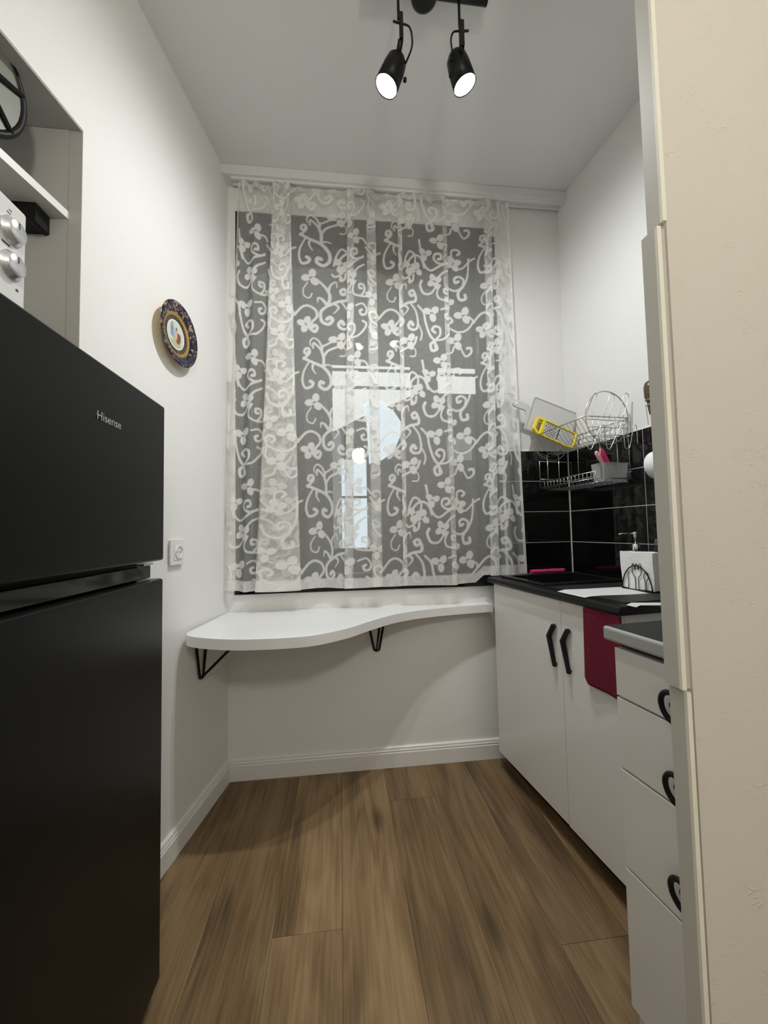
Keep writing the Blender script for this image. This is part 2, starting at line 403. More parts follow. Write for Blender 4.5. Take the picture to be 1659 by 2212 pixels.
# baseboards with a grooved top
prof = [(0, 0), (.016, 0), (.016, .066), (.0125, .070), (.0145, .076), (.0105, .082), (.0105, .088), (.004, .093), (0, .093)]
bm = prism(B(), [(-d, z) for d, z in prof], -.535, .80, 'x'); 
o = struct('baseboard_back', bm, 'trim_white', label='white skirting board under the window'); o.location = (0, YB, 0)
bm = prism(B(), prof, -.84, -.004, 'y')
o = struct('baseboard_left', bm, 'trim_white', label='white skirting board along the fridge wall'); o.location = (*LO, 0); o.rotation_euler = (0, 0, LA)

# window: dark frame, glass, black sill
GY = 2.10
bm = B(); f = .035
bx(bm, WX0, WX0 + f, GY - .02, GY + .03, .87, WZ1); bx(bm, WX1 - f, WX1, GY - .02, GY + .03, .87, WZ1)
bx(bm, WX0, WX1, GY - .02, GY + .03, .87, .87 + f); bx(bm, WX0, WX1, GY - .02, GY + .03, WZ1 - f, WZ1)
wn = struct('window_1', bm, 'dark_frame', label='dark framed window behind the lace curtain')
obj('pane', bx(B(), WX0 + f, WX1 - f, GY, GY + .006, .87 + f, WZ1 - f), 'window_glass', wn)
struct('trim_7', bx(B(), WX0 - .001, WX1 + .02, 1.899, GY, .843, .869), 'black_gloss', label='black polished window sill', bev=.001)

# black wall tiles, one by one, in white grout
ZT = [.896, 1.054, 1.212, 1.370, 1.528]
g = .0024
bm = bx(B(), WX1, 1.186, YB - .006, YB, .88, 1.527)
obj('grout_bed', bm, 'grout', wb)
cx = 1.1885
for r in range(4):
    z0, z1 = ZT[r] + g / 2 + .0005, ZT[r + 1] - g / 2 - .0005
    for (a, b_) in [(WX1 + .002, .845 - g), (.845 + g * .5, cx - g)]:
        if b_ - a < .01: continue
        obj('tile', bx(B(), a, b_, YB - .008, YB - .002, z0, z1), 'black_gloss', wb, bev=.0008, seg=1)
def rp(o): o.location = (*RO, 0); o.rotation_euler = (0, 0, RA); return o
gb = rp(obj('grout_bed', bx(B(), RWX - .006, RWX, -1.25, .02, .88, 1.527), 'grout')); gb.parent = wr
yy = W2R(1.19, 1.903)[1] - .004
for r in range(4):
    z0, z1 = ZT[r] + g / 2 + .0005, ZT[r + 1] - g / 2 - .0005
    ys = [yy - .002, yy - .446, yy - .896, yy - 1.24]
    for k in range(3):
        o = rp(obj('tile', bx(B(), RWX - .008, RWX - .002, ys[k + 1] + g / 2, ys[k] - g / 2, z0, z1), 'black_gloss', bev=.0008, seg=1)); o.parent = wr

# ------------------------------------------------------------------ night view across the yard
t = thing('neighbour_building', 'dark house front with lit windows seen through the lace curtain', 'building', (0, 5.0, 0))
obj('facade', bx(B(), -3.5, 5.5, 0, .3, 0, 5.5), 'night_facade', t)
def pane(x0, x1, z0, z1, mat, poly=None):
    return obj('lit_window', prism(B(), poly or [(x0, z0), (x1, z0), (x1, z1), (x0, z1)], -.04, 0, 'y'), mat, t)
p = pane(0, 0, 0, 0, 'lit_window', [(-.08, 2.42), (.30, 2.62), (.94, 2.90), (.94, 3.28), (-.08, 3.28)])
for z in (3.20, 2.97): obj('glazing_bar', bx(B(), -.08, .94, -.06, -.04, z, z + .035), 'dark_frame', p)
p = pane(1.32, 1.93, 2.95, 3.28, 'lit_window')
obj('glazing_bar', bx(B(), 1.32, 1.93, -.06, -.04, 3.17, 3.205), 'dark_frame', p)
p = pane(.02, .34, .92, 2.05, 'lit_window_blue')
obj('glazing_bar', bx(B(), .02, .34, -.06, -.04, 1.55, 1.58), 'dark_frame', p)
pane(-.09, .02, .92, 2.40, 'lit_window_dim'); pane(.34, .50, .92, 1.5, 'lit_window_dim')
pane(1.42, 1.75, 2.05, 2.35, 'lit_window_dim')
obj('round_window', prism(B(), [(.38, 2.00), (.34, 2.78), (.52, 2.80), (.70, 2.70), (.80, 2.55), (.80, 2.38), (.70, 2.16), (.55, 2.05)], -.05, 0, 'y'), 'lit_window_blue', t)

# ------------------------------------------------------------------ ceiling spot bar with two lamps
t = thing('ceiling_spot_bar', 'black ceiling bar with two lit spotlights on thin rods', 'ceiling lamp', (.30, 1.150, ZC))
bm = tube(B(), [(-.205, 0, -.022), (.205, 0, -.022)], .016, 12); obj('bar', bm, 'black_metal', t, smooth=True)
obj('canopy', lathe(B(), [(.045, 0), (.045, -.012), (.042, -.030), (.030, -.040), (.004, -.043)], 32, 'z', (-.005, .01, 0)), 'black_metal', t, smooth=True)
def spot(rx, lens, ax, sgn, k=1.):
    """rod drops from the bar, cup with lens at 'lens' facing along ax (room coordinates)"""
    o0 = Vector((.30, 1.150, ZC)); lens = Vector(lens) - o0; ax = Vector(ax).normalized()
    h = D.objects.new('spotlight', None); COL.objects.link(h); h.parent = t; h.empty_display_size = .03
    top = lens - ax * .105
    obj('rod', tube(B(), [(rx - .30, 0, -.036), (rx - .30, 0, -.13)], .0045, 8), 'black_metal', h, smooth=True)
    obj('stem', bx(B(), rx - .30 + (.002 if sgn < 0 else -.002), rx - .30 + .014, -.007, .007, -.20, -.11), 'black_metal', h, bev=.002)
    q = ax.to_track_quat('Z', 'Y')
    bm = lathe(B(), [(.004, -.002), (.022, 0), (.033, .016), (.0365, .04), (.039, .105), (.0365, .105), (.033, .06)], 32, 'z', capped=False)
    cup = obj('cup', bm, 'black_metal', h, smooth=True); cup.location = top; cup.rotation_mode = 'QUATERNION'; cup.rotation_quaternion = q
    disc = obj('lens', lathe(B(), [(.0362, .100), (.0362, .103)], 32, 'z'), 'lamp_glow', h); disc.location = top; disc.rotation_mode = 'QUATERNION'; disc.rotation_quaternion = q
    # swivel bracket and arched guard
    A = Vector((rx - .30 + .006, 0, -.19)); side = Vector((1, 0, 0)) * -sgn
    arc = catmull([A + Vector((0, 0, .045)), A + side * .026 + Vector((0, 0, .040)), A + side * .036 + Vector((0, 0, .012)), A + side * .034 + Vector((0, 0, -.035)), top + ax * .03 + side * .03], 5)
    obj('guard', tube(B(), arc, .003, 6), 'black_metal', h, smooth=True)
    obj('yoke', tube(B(), [A + Vector((0, 0, -.01)), top + ax * .012], .009, 8), 'black_metal', h, smooth=True)
    obj('screw', tube(B(), [A - side * .024 + Vector((0, 0, .05)), A + Vector((0, 0, .046))], .0035, 6), 'black_metal', h, smooth=True)
    obj('knob', lathe(B(), [(.004, 0), (.007, .002), (.007, .009), (.004, .011)], 12, 'x', top + ax * .075 + side * .045), 'black_metal', h, smooth=True)
    ld = D.lights.new('spot_beam', 'SPOT'); ld.energy = SPOT_W * k; ld.color = (.975, .995, 1.0); ld.spot_size = math.radians(165); ld.spot_blend = 1.; ld.shadow_soft_size = .022
    lo = D.objects.new('spot_beam', ld); COL.objects.link(lo); lo.parent = h
    lo.location = top + ax * .108; lo.rotation_mode = 'QUATERNION'; lo.rotation_quaternion = (-ax).to_track_quat('Z', 'Y')
spot(.207, (.170, 1.20, 2.590), (-.40, .08, -.92), -1)
spot(.408, (.438, 1.20, 2.625), (.32, .05, -.94), 1, 1.18)

# unseen lamp added behind the camera to fill the partition with light
t = thing('hall_fill_lamp', 'unseen white globe lamp added in the hall as fill light', 'fill lamp', (.26, -.85, ZC))
obj('rose', lathe(B(), [(.05, 0), (.05, -.02), (.012, -.03)], 24), 'white_plastic', t, smooth=True)
obj('cord', tube(B(), [(0, 0, -.028), (0, 0, -.66)], .003, 6), 'black_metal', t)
obj('holder', lathe(B(), [(.015, -.64), (.022, -.65), (.022, -.69)], 20), 'white_plastic', t, smooth=True)
obj('globe', lathe(B(), [(.09 * math.sin(a) + .0005, -.775 + .09 * math.cos(a)) for a in np.linspace(.24, PI, 20)], 32), 'hall_fill_glow', t, smooth=True)
ld = D.lights.new('hall_fill_light', 'POINT'); ld.shadow_soft_size = .1; ld.energy = HALL_FILL_W; ld.color = (1, .955, .84)
lo = D.objects.new('hall_fill_light', ld); COL.objects.link(lo); lo.parent = t; lo.location = (0, 0, -.775)

# ------------------------------------------------------------------ lace curtain
ctl = [(-.470, -.540, .000), (-.448, -.508, -.022), (-.415, -.478, .010), (-.385, -.440, -.018), (-.345, -.405, .012), (-.262, -.262, .016),
       (-.229, -.204, .013), (-.226, -.194, .007), (-.270, -.300, .004), (-.300, -.376, .002), (-.302, -.384, -.003), (-.270, -.300, -.006), (-.229, -.204, -.009), (-.226, -.194, -.013), (-.270, -.300, -.016), (-.300, -.376, -.019), (-.304, -.388, -.025), (-.270, -.300, -.032),
       (-.228, -.196, -.029), (-.212, -.178, -.004), (-.12, -.09, .012), (.02, -.01, .008), (.080, .046, .006), (.088, .055, -.002), (.064, .026, -.006),
       (.058, .016, -.015), (.10, .09, -.030), (.165, .165, -.028), (.188, .190, -.022), (.192, .194, -.014), (.156, .154, -.010), (.152, .150, -.002), (.20, .198, .006), (.26, .25, .012), (.324, .314, .010), (.328, .318, .004), (.312, .302, .001), (.310, .300, -.006), (.36, .35, -.020),
       (.44, .45, -.028), (.53, .535, -.022), (.556, .558, -.016), (.558, .560, -.010), (.542, .542, -.006), (.541, .541, .000), (.585, .575, .008), (.65, .63, .010), (.72, .70, .000), (.786, .762, -.012), (.796, .773, -.020),
       (.768, .744, -.018), (.760, .736, -.004), (.80, .79, .006), (.835, .845, -.010), (.87, .89, .008), (.896, .925, .0)]
top_p = catmull([(a, c * .55, 0) for a, b_, c in ctl], 14); bot_p = catmull([(b_, c, 0) for a, b_, c in ctl], 14)
mid = [(a + b_) / 2 for a, b_ in zip(top_p, bot_p)]
s = [0.]
for i in range(1, len(mid)): s.append(s[-1] + max((mid[i] - mid[i - 1]).length, 1e-6))
s = np.array(s); SW = s[-1]
NS = int(SW / .0032); NZ = 600
ss = np.linspace(0, SW, NS)
tp = np.array([(p.x, p.y) for p in top_p]); bp_ = np.array([(p.x, p.y) for p in bot_p])
T = np.stack([np.interp(ss, s, tp[:, k]) for k in (0, 1)], 1); Bt = np.stack([np.interp(ss, s, bp_[:, k]) for k in (0, 1)], 1)
CZ0 = .862 + np.interp(Bt[:, 0], [-.55, -.42, .66, .70, .95], [.012, 0, 0, .036, .040]); CZ1 = 2.831
v = np.linspace(0, 1, NZ)[:, None]           # 0 bottom .. 1 top
wv = 1 - (1 - v) ** 1.15
X = Bt[None, :, 0] * (1 - wv) + T[None, :, 0] * wv
Y = 1.868 + Bt[None, :, 1] * (1 - wv) + T[None, :, 1] * wv
Z = CZ0[None, :] * (1 - v) + CZ1 * v
# soft irregular sway, gathers at the header tape
Y = Y + .003 * np.sin(ss[None, :] * 31 + v * 5.) * (1 - v) + .006 * np.sin(ss[None, :] * 95.) * np.clip((v - .93) / .07, 0, 1)
Z = Z + (.0018 * np.sin(ss[None, :] * 24.) + .0012 * np.sin(ss[None, :] * 61.)) * np.clip((v - .95) / .05, 0, 1) - .003 * np.sin(ss[None, :] * 17.) * np.clip((.05 - v) / .05, 0, 1)
# --- woven scroll pattern drawn on a repeating tile (units of .354 mm)
UN = .000354; TW, TH = 1664, 1752; RES = 4
PW, PH = TW // RES, TH // RES
tile = np.zeros((PH, PW), np.float32)
gy, gx = np.mgrid[0:PH, 0:PW]
def stamp(x, y, r):
    r0 = r / RES
    cx_, cy_ = x / RES, y / RES
    dx = (gx - cx_ + PW / 2) % PW - PW / 2; dy = (gy - cy_ + PH / 2) % PH - PH / 2
    d = np.sqrt(dx * dx + dy * dy)
    np.maximum(tile, np.clip(r0 - d + .5, 0, 1), out=tile)
def stamp_e(x, y, a, b_, ang):
    cx_, cy_ = x / RES, y / RES
    dx = (gx - cx_ + PW / 2) % PW - PW / 2; dy = (gy - cy_ + PH / 2) % PH - PH / 2
    ca, sa = math.cos(ang), math.sin(ang)
    u = dx * ca + dy * sa; q = -dx * sa + dy * ca
    d = (1 - np.sqrt((u * RES / a) ** 2 + (q * RES / b_) ** 2)) * b_ / RES
    return np.clip(d + .5, 0, 1)
strokes = [  # points, start width, end width
    ([(330, 400), (330, 260), (305, 160), (240, 80), (205, 60), (200, 130)], 24, 14), ([(335, 250), (390, 165), (500, 110), (600, 60), (640, -40)], 20, 20),
    ([(135, 185), (120, 215), (85, 200), (95, 150), (140, 140), (150, 200), (70, 290)], 24, 20),
    ([(70, 280), (200, 335), (330, 400), (415, 520), (420, 640), (350, 705), (275, 660), (285, 600), (325, 615)], 26, 28),
    ([(140, 325), (65, 470), (45, 600), (80, 690), (160, 670), (185, 620), (150, 595)], 15, 28), ([(190, 370), (185, 420), (225, 490)], 24, 8),
    ([(330, 390), (380, 360), (440, 380)], 20, 8),
    ([(260, 900), (370, 1020), (420, 1140), (400, 1270)], 20, 26), ([(150, 960), (90, 1060), (100, 1150), (170, 1175), (205, 1110)], 12, 12),
    ([(408, 1060), (430, 985), (490, 935), (505, 1010)], 22, 8), ([(275, 1230), (280, 1170), (330, 1190), (385, 1265)], 10, 26),
    ([(400, 1280), (520, 1215), (630, 1190), (640, 1120), (600, 1035), (550, 1060), (570, 1110), (605, 1100)], 26, 24),
    ([(390, 1280), (310, 1370), (320, 1500), (400, 1540), (450, 1480), (420, 1440), (385, 1470)], 26, 30),
    ([(470, 1245), (525, 1300), (465, 1385)], 24, 8), ([(560, 1220), (640, 1340), (665, 1500), (640, 1590), (560, 1595), (525, 1540), (560, 1490), (590, 1530)], 16, 30),
    ([(-40, 1440), (60, 1320), (150, 1288), (240, 1340), (262, 1430), (200, 1510), (150, 1590)], 22, 20),
    ([(170, 1610), (230, 1650), (262, 1590), (235, 1555), (215, 1585)], 30, 20), ([(660, 1500), (720, 1640), (700, 1750)], 14, 14),
    ([(500, 1760), (420, 1800), (320, 1850), (275, 1780), (210, 1740), (165, 1790), (170, 1850)], 20, 10), ([(320, 1850), (310, 1920), (330, 2000), (330, 2150)], 22, 24),
    ([(560, 1830), (620, 1900), (610, 1980), (545, 1985)], 10, 12), ([(470, 700), (500, 560), (560, 460), (640, 520), (640, 640), (600, 720)], 18, 18),
    ([(600, 740), (540, 830), (480, 860), (450, 830)], 20, 16), ([(640, 640), (690, 720), (720, 800)], 14, 12)]
petals = [(215, 815, 62, 40, 1.2), (115, 875, 58, 42, .2), (195, 985, 55, 38, .9), (245, 905, 40, 30, .7),
          (100, 1475, 52, 42, 1.3), (50, 1600, 62, 45, 2.4), (165, 1640, 52, 45, .6), (475, 1680, 55, 36, .9), (600, 1770, 72, 48, .1), (515, 1865, 50, 36, 2.2),
          (555, 620, 48, 42, 1.6), (530, 760, 60, 36, 2.3), (610, 790, 52, 38, .9)]
eyes = [(195, 880, 38, 13, .2), (115, 1555, 36, 14, .8), (515, 1770, 32, 12, .1), (545, 690, 26, 14, 1.2)]
def bt(pts): return [((x - 850) * 1.963 + 715, y * 1.963) for x, y in pts]
bst = [([(850, 150), (868, 260), (890, 340), (935, 375), (1000, 335), (1060, 300)], 16, 15), ([(1060, 305), (1000, 318), (960, 290), (968, 250), (1005, 245), (1012, 275), (990, 285)], 15, 19),
       ([(885, 355), (860, 285), (810, 265), (762, 310), (758, 370), (775, 410)], 15, 17), ([(800, 410), (793, 450), (768, 465), (768, 440)], 14, 20), ([(1065, 360), (1020, 385), (985, 425)], 13, 17),
       ([(862, 455), (850, 490), (872, 545), (920, 550), (955, 515), (965, 490)], 20, 12), ([(1000, 480), (975, 530), (985, 575), (1040, 590), (1105, 590)], 12, 16),
       ([(1040, 590), (1065, 550), (1060, 510), (1030, 505), (1028, 530), (1045, 535)], 15, 18), ([(1285, 250), (1275, 380), (1240, 460), (1180, 497), (1120, 470), (1095, 410)], 14, 16),
       ([(1240, 455), (1245, 410), (1210, 388), (1180, 405), (1185, 435), (1208, 425)], 15, 20), ([(1240, 460), (1205, 510), (1215, 560), (1255, 555), (1255, 525)], 20, 22),
       ([(1080, 230), (1130, 290), (1220, 330), (1290, 270), (1330, 245)], 12, 13), ([(1160, 240), (1165, 195), (1200, 185), (1222, 205), (1205, 222)], 13, 18), ([(1010, 165), (1060, 170), (1085, 205)], 15, 12),
       ([(830, 640), (870, 690), (882, 760), (910, 850), (945, 900), (950, 940)], 14, 20), ([(945, 900), (915, 925), (925, 968), (960, 955), (955, 930)], 20, 22), ([(950, 890), (985, 850), (985, 800), (950, 790), (930, 815), (950, 835)], 14, 20),
       ([(955, 890), (1010, 880), (1060, 830), (1075, 790), (1050, 770)], 14, 15), ([(1000, 660), (1050, 645), (1080, 680)], 13, 13), ([(1080, 690), (1070, 720), (1040, 725), (1030, 700), (1045, 690)], 15, 18),
       ([(1275, 690), (1310, 725), (1260, 790), (1190, 805), (1110, 765)], 15, 14), ([(1110, 765), (1100, 715), (1135, 700), (1158, 725), (1142, 742)], 15, 19), ([(1110, 770), (1105, 840), (1150, 870)], 12, 14),
       ([(1165, 920), (1150, 960), (1100, 975)], 14, 12), ([(1215, 925), (1250, 985), (1290, 960), (1290, 925), (1262, 925)], 12, 19)]
bpe = [(810, 343, 28, 19, 1.3), (840, 393, 32, 20, .15), (905, 222, 32, 19, -.2), (888, 288, 30, 18, 1.2), (932, 428, 30, 18, -.8), (1003, 446, 30, 17, .2), (925, 487, 30, 17, 2.3), (968, 478, 22, 16, .5),
       (1140, 567, 30, 17, -.3), (1130, 628, 34, 18, 1.3), (1150, 262, 30, 17, .2), (1183, 332, 32, 17, 1.3), (1208, 272, 26, 18, 1.), (975, 135, 32, 18, .4), (990, 190, 30, 16, 1.8), (1030, 108, 36, 16, 1.2),
       (903, 650, 26, 17, .9), (960, 652, 30, 18, -.6), (945, 738, 36, 18, 1.3), (925, 690, 28, 18, .3), (1198, 662, 34, 19, .15), (1270, 632, 36, 18, 1.2), (1222, 725, 36, 22, 1.3), (1252, 690, 24, 18, .6),
       (1188, 850, 32, 19, 1.2), (1200, 893, 40, 24, .15), (1150, 898, 26, 18, 2.3)]
bey = [(950, 455, 15, 5, .3), (1140, 600, 15, 5, 1.), (1238, 678, 18, 6, .2), (1180, 872, 16, 6, .4), (932, 690, 15, 5, .2), (985, 160, 14, 5, .8), (825, 370, 13, 5, .8), (1175, 295, 14, 5, .8)]
ast = [([p for p in pts], a * .74, b_ * .82) for pts, a, b_ in strokes]
allst = ast + [(bt(pts), a, b_) for pts, a, b_ in bst]
fl_ = [(195, 885, -1.2, 1., 3), (112, 1552, .3, .95, 4), (525, 1768, -.9, 1., 3), (560, 690, 1.9, .9, 3)]
fl_ += [(*bt([(x, y)])[0], an, k, n_) for x, y, an, k, n_ in [(822, 372, -1.3, .85, 3), (892, 255, -.3, .85, 3), (958, 455, -.5, .9, 4), (1122, 597, -.4, .9, 3), (1172, 292, -2., .95, 4), (992, 150, -1., .95, 3), (930, 692, -.7, 1., 3), (1238, 680, -1.1, 1.05, 3), (1178, 876, -1., 1.05, 3)]]
for (cx_, cy_, an, k, n_) in fl_:
    for j in range(n_):
        A_ = an + (j * 2 * PI / n_ if n_ == 4 else [0, 2.0, -2.0][j])
        dx, dy = math.cos(A_), math.sin(A_)
        for q in np.linspace(0, 1, 13):
            bend = 16 * k * q * q * (1 if j % 2 else -1)
            rad = k * (6 + 42 * math.sin(PI * min(1., .03 + .95 * q ** .82)) ** 1.15)
            stamp(cx_ + dx * k * (24 + 98 * q) - dy * bend, cy_ + dy * k * (24 + 98 * q) + dx * bend, rad * (1 if q < .95 else .6))
alley = [(x, y, 30 * k, 10 * k, an + .8) for x, y, an, k, n_ in fl_]; allpe = []
for pts, w0, w1 in allst:
    c = catmull([(x, y, 0) for x, y in pts], 22)
    for i, p in enumerate(c):
        if i % 2 == 0 or i > len(c) - 3: stamp(p.x, p.y, w0 + (w1 - w0) * i / len(c))
for (x, y, a, b_, an) in allpe: np.maximum(tile, stamp_e(x, y, a, b_, an), out=tile)
for (x, y, a, b_, an) in alley: tile *= 1 - stamp_e(x, y, a, b_, an)
s_ref = s[14 * (ctl.index((-.212, -.178, -.004))) + 2]
U_ = ((ss[None, :] - s_ref + 3.) / UN / RES - 3. / UN / RES) % PW + 0 * v
V_ = ((2.69 - Z) / UN / RES) % PH
u0 = np.floor(U_).astype(int) % PW; v0 = np.floor(V_).astype(int) % PH; fu = U_ - np.floor(U_); fv = V_ - np.floor(V_)
u1 = (u0 + 1) % PW; v1 = (v0 + 1) % PH
lacev = tile[v0, u0] * (1 - fu) * (1 - fv) + tile[v0, u1] * fu * (1 - fv) + tile[v1, u0] * (1 - fu) * fv + tile[v1, u1] * fu * fv
hem = np.clip(((CZ0[None, :] + .048) - Z) / .002, 0, 1); lacev = np.maximum(lacev, hem * .80)
head = np.clip((Z - 2.80) / .003, 0, 1); lacev = np.maximum(lacev, head * .45)
edge = np.clip((.012 - np.minimum(ss, SW - ss)) / .002, 0, 1)[None, :]; lacev = np.maximum(lacev, edge * .8)
co = np.stack([X, Y, Z], -1).reshape(-1, 3).astype(np.float32)
me = D.meshes.new('curtain')
idx = np.arange(NS * NZ).reshape(NZ, NS)
q = np.stack([idx[:-1, :-1], idx[:-1, 1:], idx[1:, 1:], idx[1:, :-1]], -1).reshape(-1, 4)
me.vertices.add(len(co)); me.vertices.foreach_set('co', co.ravel())
me.loops.add(q.size); me.loops.foreach_set('vertex_index', q.ravel().astype(np.int32))
me.polygons.add(len(q)); me.polygons.foreach_set('loop_start', (np.arange(len(q)) * 4).astype(np.int32)); me.polygons.foreach_set('loop_total', np.full(len(q), 4, np.int32))
me.update(calc_edges=True); me.polygons.foreach_set('use_smooth', np.ones(len(q), bool))
at = me.attributes.new('lace', 'FLOAT', 'POINT'); at.data.foreach_set('value', lacev.reshape(-1).astype(np.float32))
me.materials.append(MATS['lace_voile'])
o = D.objects.new('lace_curtain', me); COL.objects.link(o)
tag(o, 'sheer white lace curtain with scroll and flower pattern over the window', 'curtain')

# ------------------------------------------------------------------ wavy white wall table and its hairpin brackets
t = thing('wall_table', 'white wavy-edged wall table on black hairpin brackets under the window', 'table', (0, 0, 0))
fr = catmull([(-.578, 1.552, 0), (-.560, 1.508, 0), (-.497, 1.466, 0), (-.40, 1.428, 0), (-.297, 1.412, 0), (-.192, 1.411, 0), (-.091, 1.430, 0), (.025, 1.508, 0), (.117, 1.607, 0),
              (.241, 1.718, 0), (.392, 1.788, 0), (.577, 1.828, 0), (.732, 1.847, 0)], 6)
poly = [(-.5285, 1.911)] + [(p.x, p.y) for p in fr] + [(.726, 1.911)]
pl = []
for (x, y) in poly:
    lx, ly = W2L(x, y); lx = max(lx, .001); pl.append(L2W(lx, ly))
obj('table_top', prism(B(), pl, .723, .762), 'table_white', t, bev=.0015)
def hairpin(cx_, cy_, rz, name='hairpin_bracket'):
    h = D.objects.new(name, None); COL.objects.link(h); h.parent = t; h.location = (cx_, cy_, .723); h.rotation_euler = (0, 0, rz); h.empty_display_size = .03
    # local x out of the wall, y along the wall
    loop = [(.008, -.045, 0)] + [(.008, -.045 + .03 * q, -.155 * q) for q in (.5, .95)] + [(.009, -.012, -.168), (.010, 0, -.171), (.009, .012, -.168)] + [(.008, .045 - .03 * q, -.155 * q) for q in (.95, .5)] + [(.008, .045, 0)]
    obj('wall_loop', tube(B(), loop, .0055, 8), 'black_metal', h, smooth=True)
    obj('brace', tube(B(), [(.012, 0, -.166), (.04, 0, -.14), (.185, 0, 0)], .0055, 8), 'black_metal', h, smooth=True)
    obj('mount_plate', bx(B(), .002, .20, -.014, .014, -.003, 0), 'black_metal', h)
bx_, by_ = L2W(0, -.245); hairpin(bx_, by_, LA)
hairpin(.165, YB, -PI / 2)

# ------------------------------------------------------------------ sink cabinet, counter, sink
t = thing('sink_cabinet', 'glossy white two-door cabinet under the black sink counter', 'cabinet', (*RO, 0), RA)
Y0, YS, Y1 = -.012, -.490, -.752
bm = B()
for bb in [(.020, .462, Y0 - .016, Y0, .085, .866), (.020, .462, Y1, Y1 + .016, .085, .866), (.456, .462, Y1 + .016, Y0 - .016, .085, .866), (.020, .456, Y1 + .016, Y0 - .016, .085, .101)]: bx(bm, *bb)
obj('carcass', bm, 'carcass_white', t)
obj('plinth', bx(B(), .065, .08, Y1, Y0, 0, .085), 'black_metal', t)
def vhandle(par, y, z):
    # angular black pull: short arm kinks up and in, long arm runs down
    pts = [(y - .010, z + .075), (y + .020, z + .028), (y - .008, z - .076)]
    w_ = .0075
    pl_ = [(pts[0][0] - w_, pts[0][1]), (pts[0][0] + w_ * .6, pts[0][1] + .003), (pts[1][0] + w_ * 1.1, pts[1][1]), (pts[2][0] + w_ * .7, pts[2][1]), (pts[2][0] - w_ * .5, pts[2][1] - .001), (pts[1][0] - w_ * .9, pts[1][1] - .001)]
    h = obj('handle', prism(B(), pl_, -.017, -.003, 'x'), 'black_metal', par, bev=.0015); h['label'] = 'angular black handle'
    for (a, b_) in (pts[0], pts[2]): obj('handle_post', tube(B(), [(-.010, a + .001, b_ - (.008 if b_ > z else -.008)), (0, a + .001, b_ - (.008 if b_ > z else -.008))], .0035, 8), 'black_metal', par)
d1 = obj('door', bx(B(), 0, .019, YS + .0008, Y0, .080, .864), 'lacquer_white', t, bev=.0015)
d2 = obj('door', bx(B(), 0, .019, Y1, YS - .0008, .077, .864), 'lacquer_white', t, bev=.0015)
vhandle(d1, -.452, .697); vhandle(d2, -.528, .697)
bm = prism(B(), [(-.016, .872), (-.020, .878), (-.018, .889), (-.008, .894), (.066, .894), (.066, .868), (-.012, .868)], -.775, .020, 'y')
bx(bm, .066, .414, -.775, -.314, .868, .894); bx(bm, .066, .414, -.049, .020, .868, .894); bx(bm, .414, .464, -.775, .020, .868, .894)
o = rp(obj('sink_counter', bm, 'black_stone'))
tag(o, 'black worktop with rounded front edge on the sink cabinet', 'worktop')
t = thing('sink', 'black inset kitchen sink with raised rim by the window', 'sink', (*RO, 0), RA)
def frame(bm, x0, x1, y0, y1, w_, z0, z1):
    bx(bm, x0, x1, y0, y0 + w_, z0, z1); bx(bm, x0, x1, y1 - w_, y1, z0, z1); bx(bm, x0, x0 + w_, y0 + w_, y1 - w_, z0, z1); bx(bm, x1 - w_, x1, y0 + w_, y1 - w_, z0, z1)
    return bm
obj('rim', frame(B(), .035, .445, -.345, -.018, .030, .8942, .903), 'black_sink', t, bev=.003)
bm = B()
for bb in [(.066, .069, -.314, -.049, .745, .8945), (.411, .414, -.314, -.049, .745, .8945), (.069, .411, -.314, -.311, .745, .8945), (.069, .411, -.052, -.049, .745, .8945), (.066, .414, -.314, -.049, .740, .745)]: bx(bm, *bb)
obj('bowl', bm, 'black_sink', t)
obj('drain', lathe(B(), [(.035, .745), (.033, .7475), (.01, .747)], 24, 'z', (.25, -.18, 0)), 'black_metal', t, smooth=True)
obj('drainboard_ridge', bx(B(), .04, .44, -.36, -.353, .8942, .898), 'black_sink', t, bev=.001)

# pink cloth rolled up on the back of the sink
t = thing('rolled_cloth', 'bright pink cleaning cloth rolled up behind the sink', 'cloth', (*R2W(.19, -.034), .9032), RA)
sp = []
for k in range(60):
    a = k * .33; r_ = .003 + .0085 * k / 59
    sp.append((r_ * math.cos(a), r_ * math.sin(a)))
bm = B()
for (x0, x1) in [(0, .185)]:
    n = 14; rows = []
    for i in range(n + 1):
        x = x0 + (x1 - x0) * i / n; dz = .0018 * math.sin(i * 1.3); dy = .0014 * math.sin(i * .8 + 1)
        rows.append([bm.verts.new((x, c[0] + dy, .0118 + c[1] + abs(dz))) for c in sp])
    for i in range(n):
        for k in range(len(sp) - 1): bm.faces.new([rows[i][k], rows[i][k + 1], rows[i + 1][k + 1], rows[i + 1][k]])
o = obj('roll', bm, 'pink_cloth', t, smooth=True); sd = o.modifiers.new('thick', 'SOLIDIFY'); sd.thickness = .0012

# black drying mat with white waves
t = thing('drying_mat', 'thin black mat with white wavy patches beside the sink', 'mat', (0, 0, .8945))
mp_ = [R2W(.040, -.370), R2W(.44, -.370), R2W(.44, -.735), R2W(.040, -.735)]
obj('mat_base', prism(B(), mp_, 0, .002), 'dark_top', t)
sc_ = .966
w1 = [(.8024, 1.3886), (.8541, 1.4241), (.9356, 1.4234), (1.0593, 1.434), (1.0964, 1.4336), (1.0809, 1.277), (.9934, 1.27), (.90, 1.275), (.8485, 1.2644), (.8186, 1.2476)]
w2 = [(.8601, 1.1065), (.8988, 1.1345), (.9863, 1.1151), (.9547, 1.0799), (.8943, 1.093), (.863, 1.07)]
for wp in (w1, w2): obj('white_patch', prism(B(), [(x * sc_, y * sc_) for x, y in wp], .002, .0028), 'mat_white', t)

